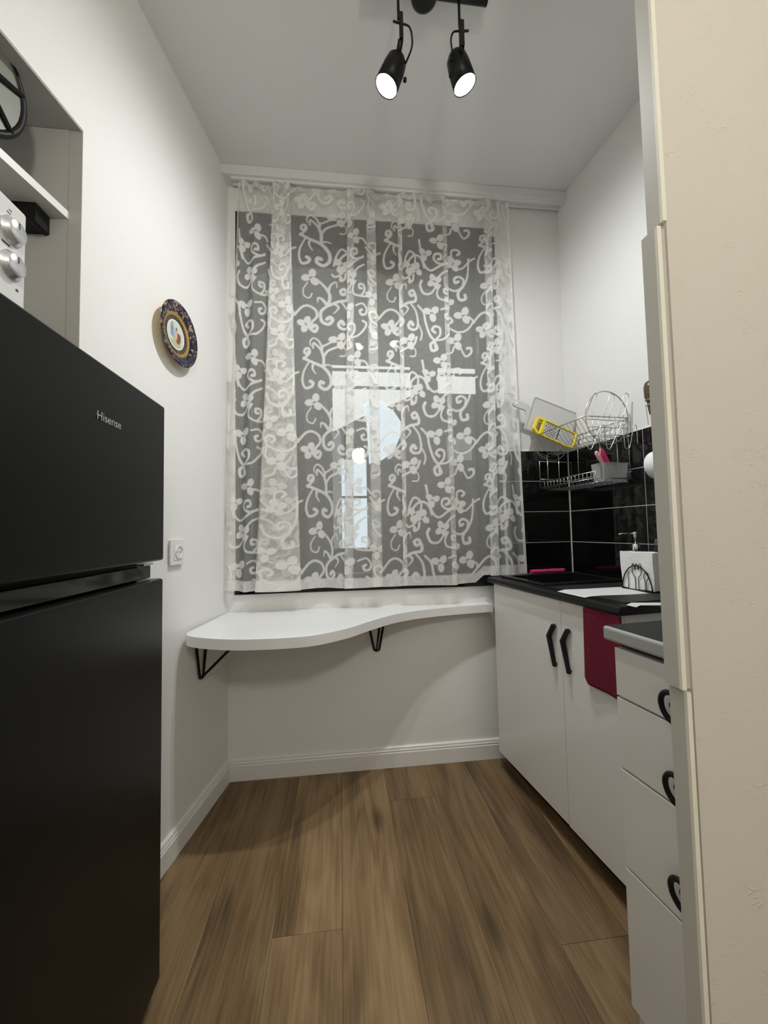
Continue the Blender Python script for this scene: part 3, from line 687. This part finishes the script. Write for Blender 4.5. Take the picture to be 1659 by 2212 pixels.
# napkin holder with napkins
t = thing('napkin_holder', 'black wire napkin holder with fork and spoon outlines', 'napkin holder', (*R2W(.262, -.565), .8975), RA)
def wire(pts, par, r=.0016, nm='wire', mat='black_metal', n=6, cl=False): return obj(nm, tube(B(), pts, r, n, cl), mat, par, smooth=True)
for fx in (0, .058):
    ar = [(fx, -.062, 0)] + [(fx, -.062 * math.cos(a), .088 * math.sin(a)) for a in np.linspace(.12, PI - .12, 18)] + [(fx, .062, 0)]
    wire(ar, t, .0022, 'arch')
    wire([(fx, -.064, 0), (fx, .064, 0)], t, .0026, 'foot')
wire(catmull([(-.001, -.010, .002), (-.001, -.010, .045), (-.001, -.021, .060), (-.001, -.021, .092), (-.001, -.014, .092), (-.001, -.011, .074), (-.001, -.006, .092), (-.001, 0, .093), (-.001, .003, .074), (-.001, .008, .092), (-.001, .014, .092),
              (-.001, .014, .060), (-.001, .004, .045), (-.001, .004, .002)], 4), t, .0013, 'fork_outline')
wire(catmull([(-.001, -.042, .002), (-.001, -.042, .036), (-.001, -.051, .052), (-.001, -.044, .068), (-.001, -.034, .062), (-.001, -.032, .048), (-.001, -.036, .036), (-.001, -.036, .002)], 5), t, .0013, 'spoon_outline')
wire([(-.001, .036, .002), (-.001, .033, .016), (-.001, .035, .066)], t, .0013, 'knife_outline')
obj('base_wire', frame(B(), 0, .058, -.064, .064, .003, 0, .003), 'black_metal', t)
t = thing('napkins', 'stack of white paper napkins standing in the black wire holder', 'napkins', (*R2W(.262, -.565), .9010), RA)
for k in range(6):
    x0 = .004 + k * .0086
    bm = B(); n = 8; rows = []
    for side in (0, .0075):
        g_ = [[bm.verts.new((x0 + side + .0015 * math.sin(i * .9 + j * .7 + k), -.066 + .132 * i / n + (.006 * j / n if i == n else 0), .132 * j / n + .002 * math.sin(i + k))) if True else None for i in range(n + 1)] for j in range(n + 1)]
        rows.append(g_)
    for g_ in rows:
        for j in range(n):
            for i in range(n): bm.faces.new([g_[j][i], g_[j][i + 1], g_[j + 1][i + 1], g_[j + 1][i]])
    A_, C_ = rows
    for i in range(n):
        bm.faces.new([A_[n][i], A_[n][i + 1], C_[n][i + 1], C_[n][i]]); bm.faces.new([A_[0][i], A_[0][i + 1], C_[0][i + 1], C_[0][i]])
        bm.faces.new([A_[i][0], A_[i + 1][0], C_[i + 1][0], C_[i][0]]); bm.faces.new([A_[i][n], A_[i + 1][n], C_[i + 1][n], C_[i][n]])
    bmesh.ops.recalc_face_normals(bm, faces=bm.faces)
    obj('napkin', bm, 'paper', t, smooth=False)

# soap dispenser
sx, sy = R2W(.405, -.430)
t = thing('soap_dispenser', 'black soap dispenser with chrome pump behind the napkins', 'soap dispenser', (sx, sy, .8942))
obj('bottle', lathe(B(), [(.030, 0), (.032, .004), (.032, .105), (.026, .122), (.014, .130), (.013, .134)], 28), 'black_gloss', t, smooth=True)
obj('collar', lathe(B(), [(.014, .134), (.0145, .136), (.0145, .160), (.012, .163), (.005, .163)], 24), 'chrome', t, smooth=True)
obj('plunger', lathe(B(), [(.004, .160), (.004, .178), (.006, .182), (.0085, .205), (.0085, .209), (.004, .211)], 16), 'chrome', t, smooth=True)
obj('nozzle', tube(B(), [(0, 0, .2045), (-.040, .004, .2045), (-.060, .006, .2030), (-.068, .007, .201)], [.0032, .0030, .0045, .002], 8), 'chrome', t, smooth=True)
t = thing('dish_bottle', 'black squeeze bottle with a grey spout beside the soap dispenser', 'bottle', (*R2W(.425, -.505), .8968))
obj('body', lathe(B(), [(.026, 0), (.027, .004), (.027, .12), (.020, .145), (.011, .155)], 24), 'black_gloss', t, smooth=True)
obj('spout', lathe(B(), [(.008, .1), (.008, .155), (.006, .175), (.003, .180)], 16), 'grey_plastic', t, smooth=True)
t = thing('black_pan', 'small round black pan standing against the tiles', 'pan', (*R2W(.435, -.640), .8968), RA)
obj('pan_body', lathe(B(), [(.080, .0), (.086, -.004), (.090, -.026), (.093, -.028), (.093, -.024), (.084, .004), (.02, .006)], 32, 'x', (.025, 0, .094)), 'black_metal', t, smooth=True)
obj('pan_handle', tube(B(), [(0, -.06, .16), (-.01, -.12, .21)], .008, 8), 'black_metal', t, smooth=True)

# red towel hanging on the cabinet front
t = thing('hanging_towel', 'dark red towel with ribbed border hanging from the worktop edge', 'towel', (*RO, 0), RA)
bm = B(); n, m = 26, 30; g_ = []
for j in range(m + 1):
    z = .866 - (.866 - .622) * j / m
    row = []
    for i in range(n + 1):
        u_ = i / n; y = -.622 - .150 * u_ + .004 * (j / m) * (1 - u_) 
        row.append(bm.verts.new((-.0085 - .0035 * math.sin(u_ * 7 + .5) * (.4 + .6 * j / m), y, z - (.004 * u_ * j / m) + (.010 * max(0, 1 - u_ * 9) if j == m else 0))))
    g_.append(row)
for j in range(m):
    for i in range(n): bm.faces.new([g_[j][i], g_[j][i + 1], g_[j + 1][i + 1], g_[j + 1][i]])
o = obj('cloth', bm, 'red_cloth', t, smooth=True); sd = o.modifiers.new('thick', 'SOLIDIFY'); sd.thickness = .005; sd.offset = -1
for k in range(6):
    z = .648 + k * .0075
    pts = [(-.0090 - .0035 * math.sin(u_ * 7 + .5) * (.4 + .6 * (.866 - z) / .244), -.622 - .150 * u_ + .004 * (.866 - z) / .244 * (1 - u_), z - .003 * u_) for u_ in np.linspace(.01, .99, 20)]
    obj('rib', tube(B(), pts, .0012, 5), 'red_cloth_rib', t, smooth=True)

# ------------------------------------------------------------------ drawer unit beside the partition
DO = (.639, .868)
t = thing('drawer_unit', 'white drawer unit with black ring pulls standing before the sink cabinet', 'cabinet', (*DO, 0), RA)
obj('carcass', bx(B(), .018, .46, -.330, -.002, 0, .842), 'carcass_white', t)
zs = [(.734, .844), (.572, .729), (.352, .567), (.045, .347)]
for k, (z0, z1) in enumerate(zs):
    d = obj('drawer', bx(B(), 0, .018, -.330, 0, z0, z1), 'lacquer_white', t, bev=.0012); d['label'] = 'drawer front'
    hz = [.768, .610, .412, .10][k]
    h = obj('ring_pull', tube(B(), [(-.012 - .004 * math.sin(a), -.150 + .024 * math.cos(a), hz + .030 * math.sin(a)) for a in np.linspace(0, 2 * PI, 24, endpoint=False)], .0055, 8, True), 'black_metal', d, smooth=True)
    obj('pull_knob', lathe(B(), [(.011, 0), (.011, -.004), (.007, -.012), (.002, -.014)], 16, 'x', (0, -.150, hz + .004)), 'black_metal', d, smooth=True)
o = obj('drawer_worktop', B(), None, None); bm = bx(B(), -.012, .47, -.333, .022, .858, .890); bm.to_mesh(o.data); bm.free()
o.location = (*DO, 0); o.rotation_euler = (0, 0, RA); o.data.materials.append(MATS['grey_edge'])
md = o.modifiers.new('bevel', 'BEVEL'); md.width = .006; md.segments = 3
o2 = obj('top_surface', bx(B(), -.004, .462, -.328, .016, .8901, .8912), 'dark_top', o)
tag(o, 'dark worktop with grey edge lying on the drawer unit', 'worktop')
obj('top_rail', bx(B(), .018, .46, -.330, -.002, .844, .858), 'hole_dark', t)

# ------------------------------------------------------------------ dish rack on the right wall
t = thing('dish_rack', 'two-tier chrome wire dish rack hung on the tiled wall', 'dish rack', (*RO, 0), RA)
def wr_(pts, r=.0017, nm='wire', n=6, cl=False): return wire(pts, t, r, nm, 'steel_wire', n, cl)
XA, XB = .245, .458; XM = (XA + XB) / 2; RR = (XB - XA) / 2; ZR = 1.588; YF, YN = -.006, -.374
wr_([(XA, YF, ZR), (XA, YN, ZR)], .0024, 'front_rail'); wr_([(XB, YF, ZR), (XB, YN, ZR)], .0024, 'back_rail')
wr_([(XM + RR * math.cos(a), YF, ZR - .004 + RR * 1.06 * math.sin(a)) for a in np.linspace(PI, 2 * PI, 22)], .0024, 'end_arc')
wr_([(XM + RR * math.cos(a), YN, 1.585 + RR * 1.06 * math.sin(a)) for a in np.linspace(0, 2 * PI, 40, endpoint=False)], .0024, 'end_ring', cl=True)
for k in range(14):
    y = YF - .026 - k * .0245
    wr_(catmull([(XA, y, ZR), (XA + .012, y, ZR - .010), (XA + .052, y, ZR - .072), (XM - .02, y, ZR - .090), (XM + .03, y, ZR - .090), (XB - .03, y, ZR - .070), (XB, y, ZR)], 3), .0012)
for x in (XM - .03, XM, XM + .03, XM + .055): wr_([(x, YF, ZR - .092 + abs(x - XM) ** 2 * 4), (x, YN, ZR - .092 + abs(x - XM) ** 2 * 4)], .0014)
# end basket of the near side: horizontal hoops and uprights
for z in (ZR, ZR - .014, ZR - .045, ZR - .085, ZR - .105): wr_([(XA + .002, YN - .002, z), (XB, YN - .002, z)], .0016 if z < ZR else .0022)
for k in range(7): wr_([(XA + .03 + k * .028, YN - .003, ZR), (XA + .03 + k * .028, YN - .003, ZR - .105)], .0012)
def w2r(pts): return [(*W2R(x, y), z) for x, y, z in pts]
lo_ = [(1.0302, 1.5849), (1.0721, 1.6781), (1.085, 1.6843), (1.084, 1.6645), (1.0571, 1.5852), (1.1135, 1.586), (1.1455, 1.6776), (1.1590, 1.6830), (1.1646, 1.668), (1.1365, 1.5863), (1.1800, 1.587), (1.2103, 1.6792), (1.226, 1.6876), (1.2303, 1.6677), (1.201, 1.5874)]
lo_ = [(x - .012, z) for x, z in lo_]
for k in range(3): wr_(catmull(w2r([(x, 1.494, z) for x, z in lo_[k * 5:k * 5 + 5]]), 6), .0017, 'plate_loop')
se = [(1.0162, 1.5029), (1.0139, 1.457), (1.0234, 1.4437), (1.0362, 1.4571), (1.0726, 1.5341), (1.0855, 1.5458), (1.091, 1.5324), (1.0974, 1.4574), (1.107, 1.4459), (1.1179, 1.4575), (1.159, 1.535), (1.17, 1.5468), (1.1754, 1.5313), (1.1776, 1.4578),
      (1.1875, 1.4482), (1.2004, 1.4579), (1.2203, 1.5359), (1.2304, 1.5450), (1.2347, 1.5321), (1.2352, 1.4659)]
wr_(catmull(w2r([(x - .008, 1.468, z) for x, z in se]), 5), .0017, 'cup_hooks')
wr_([(*W2R(1.0082, 1.468), 1.503), (*W2R(1.228, 1.468), 1.503)], .0016, 'hook_rail')
for x in (XA + .03, XB - .03): wr_([(x, YN, 1.503), (x, W2R(1.12, 1.468)[1], 1.503)], .0016)
# lower tray
XT0, XT1, ZL = .272, .458, 1.328; YT = -.385
for y in (YF - .01,): wr_([(XT0, y, ZL), (XT0, y, 1.462), (XT1, y, 1.462), (XT1, y, ZL)], .0022, 'end_frame'); wr_([(XT0, y, 1.372), (XT1, y, 1.372)], .0014)
wr_([(XT0, YF - .01, ZL), (XT0, YT, ZL), (XT1, YT, ZL), (XT1, YF - .01, ZL)], .0022, 'tray_rim', cl=True)
wr_([(XT0 + .01, YF - .01, ZL + .03), (XT0 + .01, YT, ZL + .03)], .0016); wr_([(XT1 - .006, YF - .01, ZL + .03), (XT1 - .006, YT, ZL + .03)], .0016)
for k in range(15):
    y = YF - .03 - k * .024
    wr_([(XT0 + .01, y, ZL + .03), (XT0 + .01, y, ZL), (XT0 + .03, y, ZL - .014), (XT1 - .02, y, ZL - .014), (XT1 - .006, y, ZL + .03)], .0011)
for k in range(5): wr_([(XT0 + .035 + k * .03, YF - .01, ZL - .012), (XT0 + .035 + k * .03, YT, ZL - .012)], .0011)
for (x, y, z1) in [(XT0 + .045, YF - .012, 1.50), (XT0 + .11, YF - .012, 1.50), (XT1, YF - .06, 1.588), (XT0 + .04, YN + .004, 1.49), (XT1 - .06, YN + .004, 1.50), (XT1, YN + .004, 1.588)]:
    wr_([(x, y, ZL), (x, y, z1)], .0022, 'upright')

# cutting board, grater in the rack
def tilt_plate(name, label, cat, cx_, cy_, cz_, ang):
    o = D.objects.new(name, None); COL.objects.link(o); o.empty_display_size = .03
    o.location = (cx_, cy_, cz_); o.rotation_euler = (math.radians(-3), ang, 0); tag(o, label, cat); return o
def rrect(x0, x1, z0, z1, r, k=5):
    out = []
    for (cx_, cz_, a0) in [(x1 - r, z0 + r, -PI / 2), (x1 - r, z1 - r, 0), (x0 + r, z1 - r, PI / 2), (x0 + r, z0 + r, PI)]:
        for i in range(k + 1): a = a0 + PI / 2 * i / k; out.append((cx_ + r * math.cos(a), cz_ + r * math.sin(a)))
    return out
t = tilt_plate('cutting_board', 'light grey plastic cutting board with handle leaning in the dish rack', 'cutting board', 1.067, 1.838, 1.664, math.radians(20.5))
body = rrect(-.126, .126, -.094, .094, .016)
# splice the handle into the left edge
hand = [(-.126, .028), (-.145, .019), (-.190, .019)] + [(-.204 + .019 * math.cos(a), .019 * math.sin(a)) for a in np.linspace(PI / 2, 3 * PI / 2, 9)] + [(-.190, -.019), (-.145, -.019), (-.126, -.028)]
i0 = max(i for i, p in enumerate(body) if p[0] < -.10 and p[1] > 0)
bd = body[:i0 + 1] + hand + body[i0 + 1:]
bd = [(x, z + (.022 if -.30 < x < -.1261 else 0)) for x, z in bd]
obj('board', prism(B(), bd, -.005, .005, 'y'), 'grey_board', t, bev=.002)
obj('rim_groove_shade', tube(B(), [(x, -.0055, z) for x, z in rrect(-.120, .120, -.088, .088, .012)], .0016, 6, True), 'groove_shade', t, smooth=True)  # rim shadow put into this line's darker grey
obj('hang_hole', lathe(B(), [(.009, -.0062), (.009, -.0050)], 20, 'y', (-.203, 0, .022)), 'white_plastic', t)
t = tilt_plate('grater', 'flat steel grater in a yellow plastic frame leaning on the cutting board', 'grater', 1.066, 1.812, 1.600, math.radians(23))
go = [(-.066, -.028), (-.066, .030), (-.066, .038), (-.064, .042), (.100, .044), (.112, .036), (.112, -.036), (.100, -.044), (-.064, -.042), (-.066, -.038)]
def ring_prism(outer, inner, y0, y1):
    bm = B(); n = len(outer)
    V = [[bm.verts.new((p[0], y, p[1])) for p in ps] for ps in (outer, inner) for y in (y0, y1)]
    o0, o1, i0_, i1_ = V
    for k in range(n):
        j = (k + 1) % n
        bm.faces.new([o0[k], o0[j], i0_[j], i0_[k]]); bm.faces.new([o1[k], o1[j], i1_[j], i1_[k]])
        bm.faces.new([o0[k], o0[j], o1[j], o1[k]]); bm.faces.new([i0_[k], i0_[j], i1_[j], i1_[k]])
    bmesh.ops.recalc_face_normals(bm, faces=bm.faces); return bm
gi = [(-.060, -.030), (-.060, .0), (-.060, .034), (-.050, .036), (.100, .037), (.104, .030), (.104, -.030), (.094, -.037), (-.050, -.036), (-.056, -.034)]
ho = [(-.114, -.026), (-.114, .030), (-.106, .041), (-.066, .044), (-.062, .030), (-.062, -.030), (-.066, -.044), (-.092, -.042)]
hi = [(-.101, -.020), (-.101, .022), (-.096, .030), (-.078, .031), (-.076, .022), (-.076, -.022), (-.078, -.032), (-.088, -.030)]
obj('frame', ring_prism(go, gi, -.008, .006), 'yellow_plastic', t, bev=.002)
obj('handle', ring_prism(ho, hi, -.010, .008), 'yellow_plastic', t, bev=.002)
pl_ = obj('blade', bx(B(), -.060, .102, -.002, -.0005, -.036, .036), 'steel_grater', t)
bm = B()
for i in range(5):
    for j in range(6):
        x = -.050 + i * .012 + (.006 if j % 2 else 0); z = -.028 + j * .011
        if abs(z) + abs(x + .025) < .052: lathe(bm, [(.0028, -.0035), (.0012, -.002)], 8, 'y', (x, 0, z))
h = obj('holes', bm, 'hole_dark', pl_); h['kind'] = 'stuff'
obj('slicing_slot', bx(B(), .016, .022, -.0032, -.002, -.028, .028), 'hole_dark', pl_)
bm = B()
for i in range(10):
    for j in range(10): lathe(bm, [(.0014, -.0035), (.0005, -.002)], 6, 'y', (.034 + i * .0066, 0, -.030 + j * .0066))
h = obj('fine_teeth', bm, 'grey_edge', pl_); h['kind'] = 'stuff'
obj('foot', bx(B(), .104, .115, -.010, .008, -.042, .042), 'yellow_plastic', t, bev=.003)

# clear cup with pink tools at the near end of the tray
cxw, cyw = R2W(.372, -.352)
t = thing('cutlery_cup', 'frosted clear plastic cup standing on the lower dish rack tray', 'cup', (cxw, cyw, ZL - .0115), RA)
def taper(bm, w0, d0, w1, d1, h, th):
    for (a, b_, c, d_, z0, z1) in [(w0, d0, w1, d1, 0, h)]:
        O = [bm.verts.new((sx_ * a, sy_ * b_, 0)) for sx_, sy_ in ((-1, -1), (1, -1), (1, 1), (-1, 1))]; Tp = [bm.verts.new((sx_ * c, sy_ * d_, h)) for sx_, sy_ in ((-1, -1), (1, -1), (1, 1), (-1, 1))]
        I = [bm.verts.new((sx_ * (c - th), sy_ * (d_ - th), h)) for sx_, sy_ in ((-1, -1), (1, -1), (1, 1), (-1, 1))]; J = [bm.verts.new((sx_ * (a - th), sy_ * (b_ - th), th)) for sx_, sy_ in ((-1, -1), (1, -1), (1, 1), (-1, 1))]
        bm.faces.new(O[::-1]); bm.faces.new(J)
        for k in range(4):
            q_ = (k + 1) % 4
            bm.faces.new([O[k], O[q_], Tp[q_], Tp[k]]); bm.faces.new([Tp[k], Tp[q_], I[q_], I[k]]); bm.faces.new([I[k], I[q_], J[q_], J[k]])
    bmesh.ops.recalc_face_normals(bm, faces=bm.faces); return bm
obj('cup_wall', taper(B(), .054, .030, .062, .036, .078, .002), 'clear_plastic', t, bev=.002)
t = thing('pink_knife', 'bright pink handled knife leaning in the clear cup', 'knife', (cxw + .034, cyw + .002, ZL - .009), RA)
kd = Vector((-.56, .0, 1)).normalized()
obj('handle', tube(B(), [kd * .080, kd * .090, kd * .150, kd * .162], [.006, .0110, .0105, .004], 10), 'pink_plastic', t, smooth=True)
obj('blade', tube(B(), [kd * .004, kd * .078], [.002, .006], 4), 'steel_grater', t)
t = thing('pink_peeler', 'pale pink handled peeler leaning in the clear cup', 'peeler', (cxw - .004, cyw - .018, ZL - .009), RA)
kd = Vector((-.66, -.05, 1)).normalized()
obj('handle', tube(B(), [kd * .065, kd * .08, kd * .12, kd * .138, kd * .146], [.004, .006, .0095, .009, .003], 10), 'pale_pink', t, smooth=True)
obj('blade', tube(B(), [kd * .004, kd * .066], [.002, .005], 4), 'steel_grater', t)

# paper roll and amber bottle by the partition
rx, ry = R2W(RWX - .068, -.505)
t = thing('paper_roll', 'white paper towel roll hanging on the black tiles', 'paper roll', (rx + .024, ry, 1.362), RA)
obj('roll', lathe(B(), [(.018, 0), (.046, 0), (.052, -.004), (.054, -.012), (.054, -.19), (.052, -.2), (.018, -.2)], 36, 'y', capped=False), 'paper_roll', t, smooth=True)
obj('holder_rod', tube(B(), [(0, .012, 0), (0, -.215, 0)], .006, 8), 'chrome', t)
obj('holder_arm', tube(B(), [(0, .010, 0), (.03, .010, 0), (.044, .010, 0)], .004, 8), 'chrome', t)
ax_, ay_ = R2W(RWX - .024, -.470)
t = thing('amber_bottle', 'brown glass bottle upside down in a wire holder above the tiles', 'bottle', (ax_ + .004, ay_ - .020, 1.5295))
obj('glass_body', lathe(B(), [(.006, .040), (.010, .060), (.013, .090), (.021, .112), (.0225, .150), (.018, .168), (.008, .176)], 24), 'amber_glass', t, smooth=True)
for z in (.078, .098): obj('holder_ring', tube(B(), [(.019 * math.cos(a), .019 * math.sin(a), z) for a in np.linspace(0, 2 * PI, 18, endpoint=False)], .0014, 6, True), 'steel_wire', t, smooth=True)
obj('holder_leg', tube(B(), [(-.018, .004, .078), (-.012, .004, 0)], .0016, 6), 'steel_wire', t)

# ------------------------------------------------------------------ left wall: plate and socket
pcx, pcy = L2W(0, -.440)
t = thing('wall_plate', 'navy and gold porcelain plate with painted scene hung on the wall', 'plate', (pcx, pcy, 1.866), LA)
def band(nm, prof_, mat): return obj(nm, lathe(B(), prof_, 56, 'x', capped=False), mat, t, smooth=True)
RP_ = .116
band('plate_back', [(.004, .002), (.06, .002), (.07, .006), (RP_ - .002, .028), (RP_, .030)], 'gold')
band('rim', [(RP_, .030), (RP_ - .001, .0315), (.088, .024), (.078, .0195)], 'navy_gilt')
band('gold_band', [(.078, .0195), (.072, .0165), (.068, .0155)], 'gold')
band('inner_band', [(.068, .0155), (.053, .0135)], 'brown_gilt')
band('white_ring', [(.053, .0135), (.048, .0133)], 'plate_white')
band('medallion', [(.048, .0133), (.02, .0130), (.0005, .0130)], 'medallion_paint')
sx, sy = L2W(0, -.420)
t = thing('wall_socket', 'white wall socket beside the black fridge', 'socket', (sx, sy, 1.066), LA)
def wallp(nm, y0, y1, z0, z1, x0, x1, mat, par=t, bv=.002): return obj(nm, bx(B(), x0, x1, y0, y1, z0, z1), mat, par, bev=bv)
wallp('back_box', -.036, .041, -.044, .044, 0, .010, 'white_plastic')
wallp('plate', -.041, .041, -.0455, .0455, .010, .013, 'white_plastic')
wallp('insert', -.024, .030, -.028, .028, .013, .0155, 'white_plastic')
obj('socket_ring', lathe(B(), [(.023, .0155), (.023, .019), (.0205, .0195), (.0195, .004)], 28, 'x', (0, .003, 0), capped=False), 'white_plastic', t, smooth=True)
obj('socket_well', lathe(B(), [(.0205, .0156), (.0205, .0158)], 28, 'x', (0, .003, 0)), 'carcass_white', t)
for dy in (-.009, .009): obj('contact_hole', lathe(B(), [(.0025, .0158), (.0025, .0162)], 10, 'x', (0, .003 + dy, 0)), 'hole_dark', t)

# ------------------------------------------------------------------ fridge
FX, FY0, FY1 = -.455, .515, 1.068
t = thing('fridge', 'tall black two-door fridge standing in the wall niche', 'fridge', (FX, FY0, 0))
fw = FY1 - FY0
obj('body', bx(B(), -.56, -.062, .004, fw - .006, .03, 1.455), 'fridge_black', t, bev=.004)
ud = obj('freezer_door', bx(B(), -.055, 0, 0, fw, 1.064, 1.465), 'fridge_black', t, bev=.006)
ldr = obj('fridge_door', bx(B(), -.055, 0, 0, fw - .002, .045, 1.0185), 'fridge_black', t, bev=.006)
obj('gap_strip', bx(B(), -.062, -.022, 0, fw - .022, 1.022, 1.054), 'fridge_gloss', t, bev=.003)
obj('hinge', bx(B(), -.05, -.014, fw - .075, fw - .028, 1.0555, 1.0595), 'silver', t)
obj('kick_plate', bx(B(), -.50, -.03, .01, fw - .012, 0, .042), 'black_metal', t)
fc = D.curves.new('brand_lettering', 'FONT'); fc.body = 'Hisense'; fc.size = .024; fc.extrude = .0006; fc.space_character = 1.0
fo = D.objects.new('brand_lettering', fc); COL.objects.link(fo)
bpy.context.view_layer.update()
dg = bpy.context.evaluated_depsgraph_get(); tm = D.meshes.new_from_object(fo.evaluated_get(dg))
D.objects.remove(fo)
xs = [v_.co.x for v_ in tm.vertices]; wfull = max(xs) - min(xs); k = .080 / wfull
for v_ in tm.vertices: v_.co = Vector((v_.co.x * k, v_.co.y * k * .92, v_.co.z))
bo = D.objects.new('brand_lettering', tm); COL.objects.link(bo); tm.materials.clear(); tm.materials.append(MATS['silver']); bo.parent = ud
bo.matrix_basis = Matrix(((0, 0, 1, .0008), (1, 0, 0, .778 - FY0), (0, 1, 0, 1.3508), (0, 0, 0, 1)))
bo['label'] = 'silver brand lettering'

# microwave on the fridge
MX = -.55
t = thing('microwave', 'white microwave with two dial knobs on top of the fridge', 'microwave', (MX, .285, 1.4552))
obj('casing', bx(B(), -.33, -.012, 0, .450, .008, .248), 'white_plastic', t, bev=.004)
obj('control_panel', bx(B(), -.012, 0, .340, .450, .008, .248), 'white_plastic', t, bev=.004)
md_ = obj('door', bx(B(), -.012, .004, 0, .338, .008, .248), 'white_plastic', t, bev=.006)
obj('door_glass', bx(B(), .004, .006, .03, .30, .04, .215), 'black_gloss', md_)
for y in (.03, .42):
    for x in (-.30, -.04): obj('foot', bx(B(), x - .012, x + .012, y - .012, y + .012, 0, .008), 'black_metal', t)
for z in (.195, .135):
    kn = obj('knob', lathe(B(), [(.0235, 0), (.0235, .003), (.0195, .005), (.0185, .011), (.017, .0125), (.002, .013)], 32, 'x', (0, .418, z)), 'knob_silver', t, smooth=True)
    obj('pointer', bx(B(), .0130, .0136, .418 - .001, .418 + .001, z + .004, z + .014), 'print_grey', kn)
bm = B()
for (y, z, a, b_) in [(.400, .165, .016, .003), (.386, .232, .003, .005), (.392, .098, .004, .006), (.430, .098, .005, .004), (.440, .140, .004, .003), (.380, .11, .003, .003), (.408, .222, .008, .0015), (.412, .228, .006, .0015)]:
    bx(bm, .0001, .0006, y, y + a, z, z + b_)
obj('dial_marks', bm, 'print_grey', t)

# niche shelf, its bracket, and the round object on it
t = thing('niche_shelf', 'white shelf across the niche above the microwave', 'shelf', (p1[0], p1[1] - .005, 1.973), LA)
pe = [(-.030, 0), (-.030, -1.0), (-.45, -1.0), (-.54, -.005), (-.3, -.055)]
obj('board', prism(B(), [(-.0305, .0005), (-.0305, -1.0), (-.42, -1.0), (-.42, -.076)], 0, .021), 'trim_white', t)
br = obj('bracket', prism(B(), [(-.073, -.003), (-.073, -.048), (-.110, 0.0), (-.22, 0.0), (-.22, -.048)][0:0] or [(-.768, 1.925), (-.760, 1.921), (-.752, 1.925), (-.752, 1.972), (-.900, 1.972), (-.900, 1.921)], 1.030, p1[1] - .006, 'y'), 'black_metal')
br.parent = t; br.matrix_parent_inverse = (Matrix.Translation((p1[0], p1[1] - .005, 1.973)) @ Matrix.Rotation(LA, 4, 'Z')).inverted()
rc = (-.765, .832)
t = thing('round_wire_stand', 'round black framed stand with grey-green panels on the niche shelf', 'ornament', (rc[0], rc[1], 1.994), LA)
R_ = .138
obj('ring', tube(B(), [(0, R_ * math.cos(a), R_ + .009 + R_ * math.sin(a)) for a in np.linspace(0, 2 * PI, 48, endpoint=False)], .009, 8, True), 'black_metal', t, smooth=True)
obj('panel', lathe(B(), [(.132, -.004), (.132, .004)], 40, 'x', (0, 0, R_ + .009)), 'panel_green', t)
for a in (.25, .9, 1.6, 2.5): obj('bar', tube(B(), [(.004, -R_ * math.cos(a), R_ + .009 - R_ * math.sin(a)), (.012, .02, R_ + .009), (.004, R_ * math.cos(a), R_ + .009 + R_ * math.sin(a))], .007, 6), 'black_metal', t, smooth=True)
obj('foot', bx(B(), -.03, .03, -.05, .05, 0, .006), 'black_metal', t)
